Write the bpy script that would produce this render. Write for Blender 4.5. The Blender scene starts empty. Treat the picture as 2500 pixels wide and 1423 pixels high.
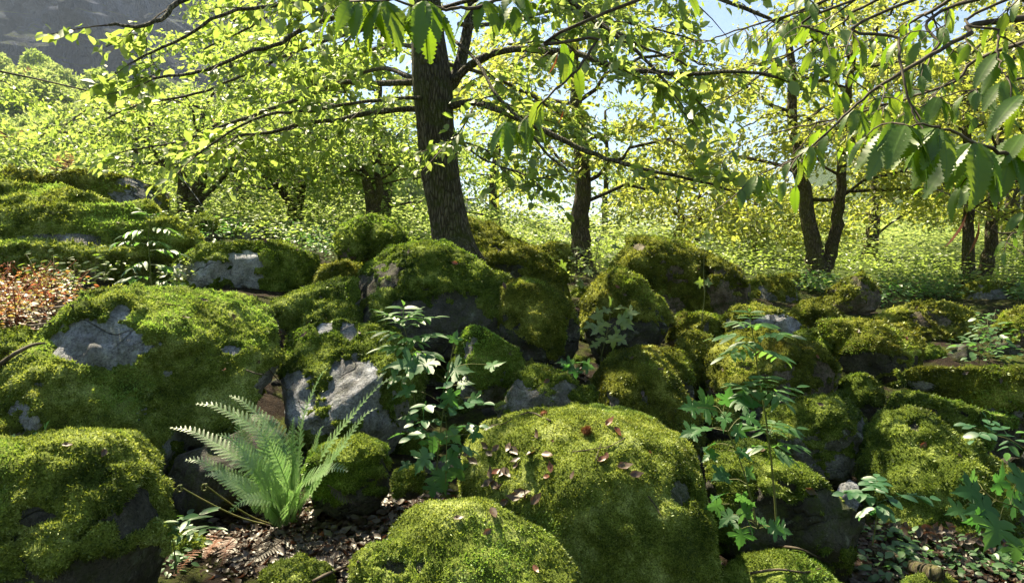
import bpy, math, random
import numpy as np
from mathutils import Vector, Matrix
from mathutils.bvhtree import BVHTree
rad = math.radians
# ------------------------------------------------------------------ camera, world, sun, exposure
S = bpy.context.scene
COL = S.collection
F = 1659.0; CX = 1250.0; CY = 711.5; PITCH = rad(3.8); CAM = np.array([0.0, 0.0, 1.6])
cam_d = bpy.data.cameras.new('camera'); cam = bpy.data.objects.new('camera', cam_d); COL.objects.link(cam)
cam_d.sensor_width = 36.0; cam_d.lens = 36.0 * F / 2500.0; cam_d.clip_end = 6000; cam_d.clip_start = 0.05
cam.location = CAM; cam.rotation_euler = (rad(90) - PITCH, 0, 0)
S.camera = cam
SUN_AZ = rad(-38); SUN_EL = rad(56)          # azimuth measured from +Y towards +X
SUNDIR = np.array([math.sin(SUN_AZ) * math.cos(SUN_EL), math.cos(SUN_AZ) * math.cos(SUN_EL), math.sin(SUN_EL)])
W = bpy.data.worlds.new('World'); S.world = W; W.use_nodes = True
wn = W.node_tree; wn.nodes.clear()
sky = wn.nodes.new('ShaderNodeTexSky'); sky.sky_type = 'NISHITA'; sky.sun_disc = False
sky.sun_elevation = SUN_EL; sky.sun_rotation = SUN_AZ; sky.altitude = 400; sky.air_density = 1.0; sky.dust_density = 0.6; sky.ozone_density = 1.5
bg = wn.nodes.new('ShaderNodeBackground'); bg.inputs['Strength'].default_value = 0.056
wo = wn.nodes.new('ShaderNodeOutputWorld'); wn.links.new(sky.outputs[0], bg.inputs[0]); wn.links.new(bg.outputs[0], wo.inputs[0])
sl = bpy.data.lights.new('sun', 'SUN'); sl.energy = 5.0; sl.angle = rad(0.53); sl.color = (1.0, 0.89, 0.68)
so = bpy.data.objects.new('sun', sl); COL.objects.link(so)
so.rotation_euler = Vector(SUNDIR).to_track_quat('Z', 'Y').to_euler()
S.view_settings.view_transform = 'Standard'; S.view_settings.look = 'None'; S.view_settings.gamma = 1.0
S.view_settings.use_curve_mapping = False; S.view_settings.exposure = 1.82
c = S.cycles
c.max_bounces = 7; c.diffuse_bounces = 4; c.glossy_bounces = 2; c.transmission_bounces = 4; c.transparent_max_bounces = 4
c.use_denoising = True; c.use_adaptive_sampling = True; c.adaptive_threshold = 0.02
c.caustics_reflective = False; c.caustics_refractive = False; c.sample_clamp_indirect = 6.0
S.render.use_persistent_data = False

# ------------------------------------------------------------------ projection helpers
FW = np.array([0, math.cos(PITCH), -math.sin(PITCH)]); UP = np.array([0, math.sin(PITCH), math.cos(PITCH)]); RT = np.array([1.0, 0, 0])
def ray(px, py):
    return FW + (px - CX) / F * RT + (CY - py) / F * UP
def at(px, py, Y):
    d = ray(px, py); return CAM + d * (Y / d[1])
def pix(P):
    Q = np.asarray(P, float) - CAM
    z = np.maximum(Q @ FW, 0.05)
    return CX + F * (Q @ RT) / z, CY - F * (Q @ UP) / z
# ------------------------------------------------------------------ noise
def _h(ix, iy, iz, seed):
    n = (ix * 374761393 + iy * 668265263 + iz * 2147483647 + seed * 974634777) & 0xffffffff
    n = ((n ^ (n >> 13)) * 1274126177) & 0xffffffff
    n = ((n ^ (n >> 16)) * 2246822519) & 0xffffffff
    return ((n ^ (n >> 15)) & 0xffff) / 65535.0
def vn(P, seed=0):
    P = np.asarray(P, float); i = np.floor(P).astype(np.int64); f = P - i
    f = f * f * f * (f * (f * 6 - 15) + 10)
    x, y, z = i[:, 0], i[:, 1], i[:, 2]; fx, fy, fz = f[:, 0], f[:, 1], f[:, 2]
    def L(a, b, t): return a + (b - a) * t
    r = L(L(L(_h(x, y, z, seed), _h(x + 1, y, z, seed), fx), L(_h(x, y + 1, z, seed), _h(x + 1, y + 1, z, seed), fx), fy),
          L(L(_h(x, y, z + 1, seed), _h(x + 1, y, z + 1, seed), fx), L(_h(x, y + 1, z + 1, seed), _h(x + 1, y + 1, z + 1, seed), fx), fy), fz)
    return r * 2 - 1
def fbm(P, o=4, seed=0):
    P = np.asarray(P, float); s = 0; a = 1.0; t = 0
    for k in range(o):
        s = s + a * vn(P, seed + k * 17); t += a; a *= .5; P = P * 2.03 + 7.3
    return s / t
def billow(P, o=3, seed=0):
    P = np.asarray(P, float); s = 0; a = 1.0; t = 0
    for k in range(o):
        s = s + a * (1 - np.abs(vn(P, seed + k * 17))); t += a; a *= .5; P = P * 2.1 + 3.1
    return s / t
def sstep(a, b, x):
    t = np.clip((x - a) / (b - a), 0, 1); return t * t * (3 - 2 * t)
def nrm(v):
    return v / np.maximum(np.linalg.norm(v, axis=-1, keepdims=True), 1e-9)
# ------------------------------------------------------------------ mesh / object helpers
def mesh_np(name, V, T, mats, smooth=True, attrs=None, matidx=None, uv=None, Q=None):
    """V verts, T triangles (n,3)"""
    me = bpy.data.meshes.new(name); V = np.asarray(V, np.float32); T = np.asarray(T, np.int32).reshape(-1, 3)
    me.vertices.add(len(V)); me.vertices.foreach_set('co', V.ravel())
    me.loops.add(len(T) * 3); me.loops.foreach_set('vertex_index', T.ravel())
    me.polygons.add(len(T)); me.polygons.foreach_set('loop_start', np.arange(0, len(T) * 3, 3, dtype=np.int32))
    me.polygons.foreach_set('loop_total', np.full(len(T), 3, np.int32))
    me.polygons.foreach_set('use_smooth', np.full(len(T), bool(smooth)))
    if matidx is not None: me.polygons.foreach_set('material_index', np.asarray(matidx, np.int32))
    for m in (mats if isinstance(mats, (list, tuple)) else [mats]): me.materials.append(m)
    for k, a in (attrs or {}).items():
        at_ = me.attributes.new(k, 'FLOAT', 'POINT'); at_.data.foreach_set('value', np.asarray(a, np.float32))
    if uv is not None:
        u = me.uv_layers.new(name='UVMap'); u.data.foreach_set('uv', np.asarray(uv, np.float32)[T.ravel()].ravel())
    me.update(calc_edges=True)
    return me
def link(name, me, parent=None, loc=None):
    o = bpy.data.objects.new(name, me); COL.objects.link(o)
    if parent is not None: o.parent = parent
    if loc is not None: o.location = loc
    return o
def tag(o, label=None, cat=None, group=None, kind=None):
    if label: o['label'] = label
    if cat: o['category'] = cat
    if group: o['group'] = group
    if kind: o['kind'] = kind
    return o
def thing(name, label, cat, loc=(0, 0, 0), group=None):
    o = link(name, None, None, loc); o.empty_display_size = .1
    return tag(o, label, cat, group)
class MB:
    def __init__(s): s.V = []; s.T = []; s.n = 0; s.A = []; s.U = []
    def add(s, V, T, tone=0.5, uv=None):
        V = np.asarray(V, float); T = np.asarray(T, int)
        s.V.append(V); s.T.append(T + s.n); s.n += len(V)
        s.A.append(np.full(len(V), tone) if np.isscalar(tone) else np.asarray(tone, float))
        s.U.append(np.zeros((len(V), 2)) if uv is None else uv)
    def tube(s, P, R, sides=6, tone=.5, cap=True, rough=0, seed=0):
        P = np.asarray(P, float); n = len(P); R = np.broadcast_to(np.asarray(R, float), (n,))
        T = nrm(np.gradient(P, axis=0)); ref = np.array([0.31, 0.2, 0.93]) if abs(T[:, 2]).mean() < .8 else np.array([1.0, .1, 0])
        A = nrm(np.cross(T, ref)); B = np.cross(T, A)
        th = np.linspace(0, 2 * math.pi, sides, endpoint=False)
        ring = np.cos(th)[None, :, None] * A[:, None] + np.sin(th)[None, :, None] * B[:, None]
        Rr = R[:, None, None] * np.ones((n, sides, 1))
        if rough:
            q = (P[:, None] + ring * R[:, None, None]).reshape(-1, 3)
            Rr = Rr * (1 + rough * fbm(q * np.array([6, 6, 3]) / max(R.max() * 6, .05), 3, seed).reshape(n, sides, 1))
        V = (P[:, None] + ring * Rr).reshape(-1, 3)
        i = np.arange(n - 1)[:, None] * sides; j = np.arange(sides)[None]; k = (j + 1) % sides
        a, b, c_, d = i + j, i + k, i + sides + k, i + sides + j
        T_ = np.concatenate([np.stack([a, b, c_], -1).reshape(-1, 3), np.stack([a, c_, d], -1).reshape(-1, 3)])
        if cap:
            V = np.vstack([V, P[:1], P[-1:]]); m = n * sides
            jj = np.arange(sides); kk = (jj + 1) % sides
            T_ = np.vstack([T_, np.stack([kk, jj, np.full(sides, m)], -1), np.stack([(n - 1) * sides + jj, (n - 1) * sides + kk, np.full(sides, m + 1)], -1)])
        s.add(V, T_, tone)
    def mesh(s, name, mats, smooth=True, origin=None):
        V = np.vstack(s.V)
        if origin is not None: V = V - np.asarray(origin)
        return mesh_np(name, V, np.vstack(s.T), mats, smooth, {'tone': np.concatenate(s.A)}, uv=np.vstack(s.U))
def spline(P, n):
    P = np.asarray(P, float); m = len(P)
    if m < 3:
        t = np.linspace(0, 1, n)[:, None]; return P[0] * (1 - t) + P[-1] * t
    E = np.vstack([2 * P[0] - P[1], P, 2 * P[-1] - P[-2]])
    t = np.linspace(0, m - 1 - 1e-6, n); i = t.astype(int); f = (t - i)[:, None]
    p0, p1, p2, p3 = E[i], E[i + 1], E[i + 2], E[i + 3]
    return .5 * (2 * p1 + (p2 - p0) * f + (2 * p0 - 5 * p1 + 4 * p2 - p3) * f ** 2 + (3 * p1 - p0 - 3 * p2 + p3) * f ** 3)
# ------------------------------------------------------------------ materials
class NT:
    def __init__(s, name):
        s.m = bpy.data.materials.new(name); s.m.use_nodes = True; s.t = s.m.node_tree; s.t.nodes.clear()
        s.out = s.n('ShaderNodeOutputMaterial')
    def n(s, ty, **kw):
        x = s.t.nodes.new(ty)
        for k, v in kw.items(): setattr(x, k, v)
        return x
    def set(s, sock, v):
        if hasattr(v, 'links') or isinstance(v, bpy.types.NodeSocket): s.t.links.new(v, sock)
        elif isinstance(v, (tuple, list)) and len(v) == 3 and sock.type == 'RGBA': sock.default_value = (*v, 1)
        else: sock.default_value = v
    def noise(s, scale, detail=4, rough=.55, vec=None, dist=0.0):
        x = s.n('ShaderNodeTexNoise'); x.inputs['Scale'].default_value = scale; x.inputs['Detail'].default_value = detail
        x.inputs['Roughness'].default_value = rough; x.inputs['Distortion'].default_value = dist
        if vec is not None: s.set(x.inputs['Vector'], vec)
        return x.outputs[0]
    def ramp(s, f, stops):
        x = s.n('ShaderNodeValToRGB'); e = x.color_ramp.elements
        while len(e) < len(stops): e.new(0.5)
        for el, (p, col) in zip(e, stops): el.position = p; el.color = (*col, 1) if len(col) == 3 else col
        s.set(x.inputs[0], f); return x.outputs[0]
    def mix(s, f, a, b, mode='MIX'):
        x = s.n('ShaderNodeMix', data_type='RGBA', blend_type=mode)
        s.set(x.inputs[0], f); s.set(x.inputs[6], a); s.set(x.inputs[7], b); return x.outputs[2]
    def math(s, op, a, b=0.0):
        x = s.n('ShaderNodeMath', operation=op); s.set(x.inputs[0], a); s.set(x.inputs[1], b); return x.outputs[0]
    def mr(s, v, a, b, c_=0, d=1):
        x = s.n('ShaderNodeMapRange'); s.set(x.inputs[0], v)
        for k, q in enumerate((a, b, c_, d)): x.inputs[k + 1].default_value = q
        return x.outputs[0]
    def attr(s, name): return s.n('ShaderNodeAttribute', attribute_name=name).outputs['Fac']
    def bump(s, h, strength, dist, normal=None):
        x = s.n('ShaderNodeBump'); x.inputs['Strength'].default_value = strength; x.inputs['Distance'].default_value = dist
        s.set(x.inputs['Height'], h)
        if normal is not None: s.set(x.inputs['Normal'], normal)
        return x.outputs[0]
    def bsdf(s, col, rough=.8, normal=None, spec=.3):
        x = s.n('ShaderNodeBsdfPrincipled'); s.set(x.inputs['Base Color'], col); s.set(x.inputs['Roughness'], rough)
        x.inputs['Specular IOR Level'].default_value = spec
        if normal is not None: s.set(x.inputs['Normal'], normal)
        return x.outputs[0]
    def done(s, sh): s.t.links.new(sh, s.out.inputs[0]); return s.m
def pos(n): return n.n('ShaderNodeNewGeometry').outputs['Position']
def mat_rock(name, c1, c2, lich, lamt=.5, sc=1.0, gamt=.85):
    n = NT(name); p = pos(n)
    base = n.ramp(n.noise(7 * sc, 8, .65, p), [(.3, c1), (.55, c2), (.75, tuple(x * 1.25 for x in c2))])
    sp = n.ramp(n.noise(90 * sc, 4, .75, p), [(.36, (.28, .28, .3)), (.5, (1, 1, 1)), (.68, (1.35, 1.35, 1.3))])
    base = n.mix(.75, base, sp, 'MULTIPLY')
    st = n.ramp(n.noise(3.2 * sc, 6, .7, p, .6), [(.38, (.25, .22, .18)), (.56, (1, 1, 1))])
    base = n.mix(.8, base, st, 'MULTIPLY')
    lm = n.math('MULTIPLY', n.mr(n.noise(11 * sc, 6, .72, p, .4), .56, .63), n.mr(n.noise(2.5 * sc, 2, .5, p), .42, .58, 0, lamt))
    base = n.mix(lm, base, lich)
    gm = n.math('MULTIPLY', n.mr(n.noise(16 * sc, 6, .75, p, .2), .46, .62), n.mr(n.noise(1.7 * sc, 3, .5, p), .32, .5, 0, gamt))
    base = n.mix(gm, base, (.06, .075, .018))
    wp = n.n('ShaderNodeMapping'); wp.inputs['Rotation'].default_value = (.5, .3, .2); wp.inputs['Scale'].default_value = (1, 1, 2.4); n.set(wp.inputs[0], n.mix(.12, p, n.n('ShaderNodeTexNoise').outputs[1]))
    vo = n.n('ShaderNodeTexVoronoi', feature='DISTANCE_TO_EDGE'); vo.inputs['Scale'].default_value = 2.6 * sc; n.set(vo.inputs[0], wp.outputs[0])
    ck = n.math('MULTIPLY', n.mr(vo.outputs[0], .018, .0), n.mr(n.noise(2.0, 2, .5, p), .45, .6))
    base = n.mix(n.math('MULTIPLY', ck, .8), base, (.02, .018, .014))
    wl = n.mr(n.noise(38 * sc, 5, .8, p), .62, .68, 0, .5); base = n.mix(wl, base, tuple(x * 1.2 for x in lich))
    h = n.math('ADD', n.noise(22 * sc, 8, .7, p), n.math('MULTIPLY', n.noise(110 * sc, 5, .7, p), .35)); h = n.math('SUBTRACT', h, ck)
    h = n.math('ADD', h, n.math('MULTIPLY', n.noise(5 * sc, 3, .5, p), 1.5))
    return n.done(n.bsdf(base, .85, n.bump(h, 1.0, .03), .25))
M = {}
M['rock'] = mat_rock('rock_gneiss', (.10, .095, .085), (.29, .285, .27), (.42, .45, .40), .8)
M['rock_pale'] = mat_rock('rock_pale', (.22, .225, .24), (.46, .47, .50), (.55, .58, .52), .5, 1.0, .35)
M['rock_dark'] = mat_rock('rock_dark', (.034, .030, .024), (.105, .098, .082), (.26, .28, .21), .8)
M['rock_warm'] = mat_rock('rock_warm', (.10, .075, .05), (.25, .20, .15), (.38, .36, .28), .5)
def mat_moss(name, dark, mid, bright, brown=.15):
    n = NT(name); p = pos(n)
    base = n.ramp(n.noise(5, 6, .65, p), [(.3, dark), (.52, mid), (.72, bright)])
    f = n.ramp(n.noise(150, 3, .7, p), [(.35, (.3, .33, .25)), (.65, (1.5, 1.5, 1.4))])
    base = n.mix(.9, base, f, 'MULTIPLY')
    br = n.math('MULTIPLY', n.mr(n.noise(3.1, 5, .7, p, .3), .56, .72), brown * 3)
    base = n.mix(br, base, (.13, .085, .02))
    h = n.math('ADD', n.noise(48, 5, .75, p), n.math('MULTIPLY', n.noise(190, 3, .7, p), .5))
    return n.done(n.bsdf(base, .95, n.bump(h, 1.0, .03), .1))
def mat_fuzz(name, dark, mid, bright, brown=.15):
    n = NT(name); p = pos(n)
    t = n.math('ADD', n.math('MULTIPLY', n.noise(5, 6, .65, p), .75), n.math('MULTIPLY', n.attr('tone'), .3))
    base = n.ramp(t, [(.38, dark), (.54, mid), (.72, bright)])
    br = n.math('MULTIPLY', n.mr(n.noise(3.1, 5, .7, p, .3), .56, .72), brown * 3)
    base = n.mix(br, base, (.26, .19, .04))
    base = n.mix(n.mr(n.noise(9, 6, .8, p, .5), .62, .68, 0, .7), base, (.15, .10, .045))
    base = n.mix(n.mr(n.noise(1.9, 3, .6, p), .52, .66, 0, .55), base, tuple(x * q for x, q in zip(bright, (.62, .95, .6))))
    d = n.n('ShaderNodeBsdfDiffuse'); n.set(d.inputs[0], base)
    tr = n.n('ShaderNodeBsdfTranslucent'); n.set(tr.inputs[0], n.mix(1.0, base, (1.25, 1.2, .6), 'MULTIPLY'))
    mx = n.n('ShaderNodeMixShader'); mx.inputs[0].default_value = .42; n.set(mx.inputs[1], d.outputs[0]); n.set(mx.inputs[2], tr.outputs[0])
    g = n.n('ShaderNodeBsdfGlossy'); g.inputs[0].default_value = (.9, 1, .7, 1); g.inputs[1].default_value = .42
    m2 = n.n('ShaderNodeMixShader'); m2.inputs[0].default_value = .035; n.set(m2.inputs[1], mx.outputs[0]); n.set(m2.inputs[2], g.outputs[0])
    return n.done(m2.outputs[0])
mossc = {'g': ((.026, .050, .008), (.15, .205, .030), (.46, .54, .15), .10),       # fresh green
         'y': ((.036, .050, .007), (.17, .19, .026), (.50, .52, .13), .14),       # olive, yellow lit
         'b': ((.045, .072, .012), (.24, .30, .055), (.62, .68, .26), .08)}         # pale cushions, sunlit brightness put into the colour
for k, v in mossc.items():
    M['moss_' + k] = mat_moss('moss_' + k, *v); M['fuzz_' + k] = mat_fuzz('moss_tips_' + k, *v)
def mat_leaf(name, lo, hi, tlo, thi, trans=.55, gloss=.06, veins=False, rnd=False):
    n = NT(name); t = n.attr('tone')
    if rnd: t = n.n('ShaderNodeObjectInfo').outputs['Random']
    c1 = n.mix(t, lo, hi); c2 = n.mix(t, tlo, thi)
    if veins:
        uv = n.n('ShaderNodeSeparateXYZ'); n.set(uv.inputs[0], n.n('ShaderNodeUVMap', uv_map='UVMap').outputs[0])
        au = n.math('ABSOLUTE', uv.outputs[0])
        ph = n.math('MULTIPLY', n.math('SUBTRACT', uv.outputs[1], n.math('MULTIPLY', au, .75)), 15)
        fr = n.math('ABSOLUTE', n.math('SUBTRACT', n.math('FRACT', ph), .5))
        v = n.math('MAXIMUM', n.mr(fr, .04, .0, 0, .55), n.mr(au, .03, .0, 0, .8))
        c1 = n.mix(v, c1, tuple(min(1, x * 1.9 + .02) for x in hi)); c2 = n.mix(v, c2, tuple(x * .45 for x in tlo))
    d = n.n('ShaderNodeBsdfDiffuse'); n.set(d.inputs[0], c1)
    tr = n.n('ShaderNodeBsdfTranslucent'); n.set(tr.inputs[0], c2)
    mx = n.n('ShaderNodeMixShader'); mx.inputs[0].default_value = trans; n.set(mx.inputs[1], d.outputs[0]); n.set(mx.inputs[2], tr.outputs[0])
    g = n.n('ShaderNodeBsdfGlossy'); g.inputs[0].default_value = (1, 1, .9, 1); g.inputs[1].default_value = .45
    m2 = n.n('ShaderNodeMixShader'); m2.inputs[0].default_value = gloss; n.set(m2.inputs[1], mx.outputs[0]); n.set(m2.inputs[2], g.outputs[0])
    return n.done(m2.outputs[0])
M['leaf'] = mat_leaf('leaf_spring_green', (.09, .15, .02), (.15, .22, .03), (.33, .48, .06), (.54, .66, .13))
M['leaf_obj'] = mat_leaf('leaf_spring_green_single', (.09, .15, .02), (.15, .22, .03), (.33, .48, .06), (.54, .66, .13), rnd=True)
M['leaf_yel'] = mat_leaf('leaf_yellow_green', (.11, .16, .02), (.18, .22, .03), (.40, .48, .05), (.60, .62, .10))
M['leaf_far'] = mat_leaf('leaf_far', (.11, .18, .035), (.19, .24, .05), (.38, .52, .11), (.55, .62, .17), .5, .03)  # paler than the near leaves, haze glow put into the colour
M['leaf_cool'] = mat_leaf('leaf_cool_green', (.05, .12, .035), (.09, .18, .06), (.12, .32, .06), (.24, .45, .08), .42, .05)
M['chestnut'] = mat_leaf('leaf_serrated', (.05, .11, .012), (.09, .16, .018), (.22, .40, .015), (.38, .52, .03), .5, .035, veins=True, rnd=True)
M['maple'] = mat_leaf('leaf_lobed', (.03, .105, .03), (.06, .155, .045), (.10, .30, .045), (.20, .42, .075), .45, .03, rnd=True)  # darkened towards teal, the sapling's shade is put into the leaf colour
M['maple_lit'] = mat_leaf('leaf_lobed_sunlit', (.10, .17, .03), (.15, .22, .04), (.30, .48, .04), (.45, .60, .06), .5, .08, rnd=True)  # brighter yellow copy of the lobed leaf, sunlight put into the colour
M['ash'] = mat_leaf('leaf_ash', (.035, .11, .025), (.065, .16, .035), (.16, .38, .05), (.28, .50, .08), .45, .06)
M['rose'] = mat_leaf('leaf_rounded', (.025, .10, .035), (.05, .15, .05), (.12, .34, .08), (.22, .46, .12), .42, .06)
M['chestnut_far'] = mat_leaf('leaf_serrated_mass', (.05, .11, .015), (.09, .17, .02), (.22, .42, .015), (.38, .54, .03), .5, .06)
n = NT('burr'); M['burr'] = n.done(n.bsdf((.26, .10, .04), .8))
M['fern'] = mat_leaf('fern_green', (.17, .30, .09), (.28, .42, .15), (.27, .54, .12), (.42, .66, .18), .45, .10)
M['dead'] = mat_leaf('dead_leaf', (.035, .022, .015), (.095, .065, .045), (.10, .04, .02), (.25, .10, .05), .2, .05)
M['dead_obj'] = mat_leaf('dead_leaf_single', (.045, .026, .016), (.11, .065, .04), (.12, .04, .02), (.30, .12, .05), .2, .05, rnd=True)
M['dead_red'] = mat_leaf('dead_leaf_red', (.15, .045, .02), (.24, .09, .04), (.22, .05, .015), (.32, .11, .04), .3, .05, rnd=True)
M['redherb'] = mat_leaf('red_herb', (.34, .07, .04), (.14, .19, .04), (.60, .14, .06), (.34, .44, .08), .5, .05)
def mat_bark(name, a, b, moss, mamt):
    n = NT(name); p = pos(n)
    mp = n.n('ShaderNodeMapping'); mp.inputs['Scale'].default_value = (1, 1, .22); n.set(mp.inputs[0], p)
    v = n.n('ShaderNodeTexVoronoi', feature='DISTANCE_TO_EDGE'); v.inputs['Scale'].default_value = 42; n.set(v.inputs[0], mp.outputs[0])
    crack = n.mr(v.outputs[0], 0, .22)
    no = n.noise(30, 7, .7, mp.outputs[0])
    base = n.mix(crack, tuple(x * .5 for x in a), n.ramp(no, [(.35, a), (.65, b)]))
    mm = n.math('MULTIPLY', n.mr(n.noise(4.5, 6, .75, p, .3), .45, .6), mamt)
    base = n.mix(mm, base, moss)
    sp = n.mr(n.noise(75, 3, .8, mp.outputs[0]), .60, .68, 0, .55); base = n.mix(sp, base, (.34, .34, .29))
    h = n.math('ADD', n.math('MULTIPLY', crack, .7), n.math('MULTIPLY', no, .6))
    return n.done(n.bsdf(base, .9, n.bump(h, 1, .02), .2))
M['bark'] = mat_bark('bark_furrowed', (.085, .07, .05), (.20, .175, .13), (.07, .085, .015), .8)
M['bark2'] = mat_bark('bark_brown', (.085, .065, .042), (.19, .15, .10), (.10, .11, .02), .6)
M['bark3'] = mat_bark('bark_lit_grey', (.12, .10, .075), (.24, .21, .165), (.12, .13, .03), .35)  # paler branch bark, light on the upper sides put into the colour
n = NT('twig'); M['twig'] = n.done(n.bsdf(n.ramp(n.noise(14, 4, .6, pos(n)), [(.35, (.045, .032, .02)), (.7, (.15, .12, .08))]), .8))
n = NT('green_stem'); M['stem'] = n.done(n.bsdf(n.ramp(n.noise(9, 4, .6, pos(n)), [(.35, (.10, .13, .03)), (.7, (.22, .20, .07))]), .6))
n = NT('red_stem'); M['redstem'] = n.done(n.bsdf(n.ramp(n.noise(9, 4, .6, pos(n)), [(.35, (.22, .05, .025)), (.7, (.34, .14, .06))]), .6))
n = NT('soil'); p = pos(n)
sc_ = n.ramp(n.noise(13, 8, .75, p), [(.3, (.008, .006, .004)), (.5, (.03, .021, .014)), (.72, (.075, .052, .036))])
sc_ = n.mix(n.math('MULTIPLY', n.mr(n.noise(2.1, 6, .7, p, .3), .47, .58), .85), sc_, n.ramp(n.noise(40, 4, .7, p), [(.3, (.02, .035, .005)), (.7, (.12, .15, .02))]))
yy = n.n('ShaderNodeSeparateXYZ'); n.set(yy.inputs[0], p)
sc_ = n.mix(n.mr(yy.outputs[1], 7.5, 12, 0, .85), sc_, n.ramp(n.noise(6, 6, .8, p), [(.3, (.03, .05, .012)), (.7, (.12, .16, .04))]))
M['soil'] = n.done(n.bsdf(sc_, .95, n.bump(n.noise(55, 6, .75, p), 1, .03), .1))
# ------------------------------------------------------------------ terrain
GP = [(200,1423,2.3),(800,1423,2.5),(500,1300,2.9),(700,1300,2.85),(1000,1250,3.0),(1250,1330,2.9),(1750,1350,3.0),(2300,1380,3.05),(2500,1400,3.0),
      (2500,1120,4.3),(2450,880,5.6),(2400,790,7.5),(2200,705,10),(2000,665,12.5),(1450,700,7.6),(1420,625,12),(1000,640,9),(700,568,12),(500,600,8.6),
      (100,765,4.7),(40,870,3.7),(-400,700,4.7),(380,715,5.3),(700,745,5.2),(1050,1010,4.3),(1400,1000,4.2),(1900,1090,4.2),(1650,860,5.6),(600,1000,4.0),
      (100,705,6.1),(400,695,6.1),(-250,705,6.1),(300,560,10),(0,450,12),(3000,760,7),(3000,1400,3),(-600,1250,2.3),(-700,520,10)]
gpts = np.array([at(*g) for g in GP]); gxy = gpts[:, :2]; gz = gpts[:, 2]
ex = [(0,-2,-.05),(3,-2,-.1),(-3,-2,0),(0,1,-.02),(3,1,0),(-3,1,.35),(0,20,1.75),(-10,22,2.3),(12,22,1.6),(-20,10,2.6),(20,8,.9),(0,40,2.2),(-25,45,4),(25,45,1.8)]
gxy = np.vstack([gxy, [e[:2] for e in ex]]); gz = np.concatenate([gz, [e[2] for e in ex]])
def _rb(d): return np.sqrt(d * d + .35)
_A = _rb(np.linalg.norm(gxy[:, None] - gxy[None], axis=-1)) + np.eye(len(gxy)) * -.02
_w = np.linalg.solve(_A, gz - 1.0)
def ground_z(x, y):
    x = np.atleast_1d(np.asarray(x, float)); y = np.atleast_1d(np.asarray(y, float)); out = np.empty(len(x))
    for s in range(0, len(x), 20000):
        q = np.stack([x[s:s + 20000], y[s:s + 20000]], -1)
        out[s:s + 20000] = 1.0 + _rb(np.linalg.norm(q[:, None] - gxy[None], axis=-1)) @ _w
    r = np.hypot(x, y); out = np.clip(out, -1, 5)
    far = 2.0 + 1.0 * fbm(np.stack([x / 40, y / 40, 0 * x], -1), 3, 5)
    k = sstep(22, 45, r); out = out * (1 - k) + far * k
    out = out - sstep(200, 1300, r) * 50
    return out + .05 * fbm(np.stack([x * 1.6, y * 1.6, 0 * x], -1), 4, 9) * (1 - .5 * k)
def axis(lo, hi, d, far, g=1.16):
    a = list(np.arange(lo, hi + 1e-6, d)); s = d
    while a[-1] < far: s *= g; a.append(a[-1] + s)
    s = d
    while a[0] > -far: s *= g; a.insert(0, a[0] - s)
    return np.array(a)
gx = axis(-4.5, 5.5, .07, 1350); gy = axis(1.2, 9.5, .07, 1350); gy = gy[gy > -650]
X, Y_ = np.meshgrid(gx, gy); Z = ground_z(X.ravel(), Y_.ravel())
def grid_tris(nx, ny):
    i = np.arange(ny - 1)[:, None] * nx + np.arange(nx - 1)[None]
    return np.concatenate([np.stack([i, i + 1, i + nx + 1], -1).reshape(-1, 3), np.stack([i, i + nx + 1, i + nx], -1).reshape(-1, 3)])
GV = np.stack([X.ravel(), Y_.ravel(), Z], -1); GT = grid_tris(len(gx), len(gy))
near = (np.abs(GV[:, 0]) < 6) & (GV[:, 1] < 11) & (GV[:, 1] > 0)
GV[near, 2] += .012 * fbm(GV[near] * 14, 3, 4)
g = link('ground', mesh_np('ground', GV, GT, M['soil'])); tag(g, kind='structure')
BV = []; BT = []; BN = 0
def to_bvh(V, T):
    global BN
    BV.append(np.asarray(V)); BT.append(np.asarray(T) + BN); BN += len(V)
k = (GV[GT].mean(1)[:, 1] > -2) & (GV[GT].mean(1)[:, 1] < 60) & (np.abs(GV[GT].mean(1)[:, 0]) < 40)
to_bvh(GV, GT[k])
# ------------------------------------------------------------------ boulders
ICO = {}
import bmesh
def ico(l):
    if l not in ICO:
        bm = bmesh.new(); bmesh.ops.create_icosphere(bm, subdivisions=l, radius=1.0)
        bm.verts.ensure_lookup_table()
        ICO[l] = (np.array([v.co[:] for v in bm.verts]), np.array([[v.index for v in f.verts] for f in bm.faces])); bm.free()
    return ICO[l]
def vnormals(V, T):
    fn = np.cross(V[T[:, 1]] - V[T[:, 0]], V[T[:, 2]] - V[T[:, 0]]); N = np.zeros_like(V)
    for j in range(3):
        for a in range(3): N[:, a] += np.bincount(T[:, j], fn[:, a], len(V))
    return nrm(N)
RNG = np.random.default_rng(7); BL = []
def near_label(px, py, k=8):
    l_ = min(BL, key=lambda b: math.hypot(px - b[0], py - b[1]))[2]; w = l_.split()[:k]
    while w[-1] in ('a', 'the', 'of', 'its', 'in', 'with', 'and', 'at', 'by', 'on', 'to', 'behind', 'before', 'between', 'one', 'just', 'under', 'from', 'bare', 'pale', 'thick', 'right', 'down', 'above', 'left', 'beside', 'against', 'near', 'long', 'big', 'small', 'central', 'dark', 'sunlit') or w[-1].endswith('ing'): w.pop()
    return ' '.join(w).rstrip(',')
FUZZ = [0]
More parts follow.
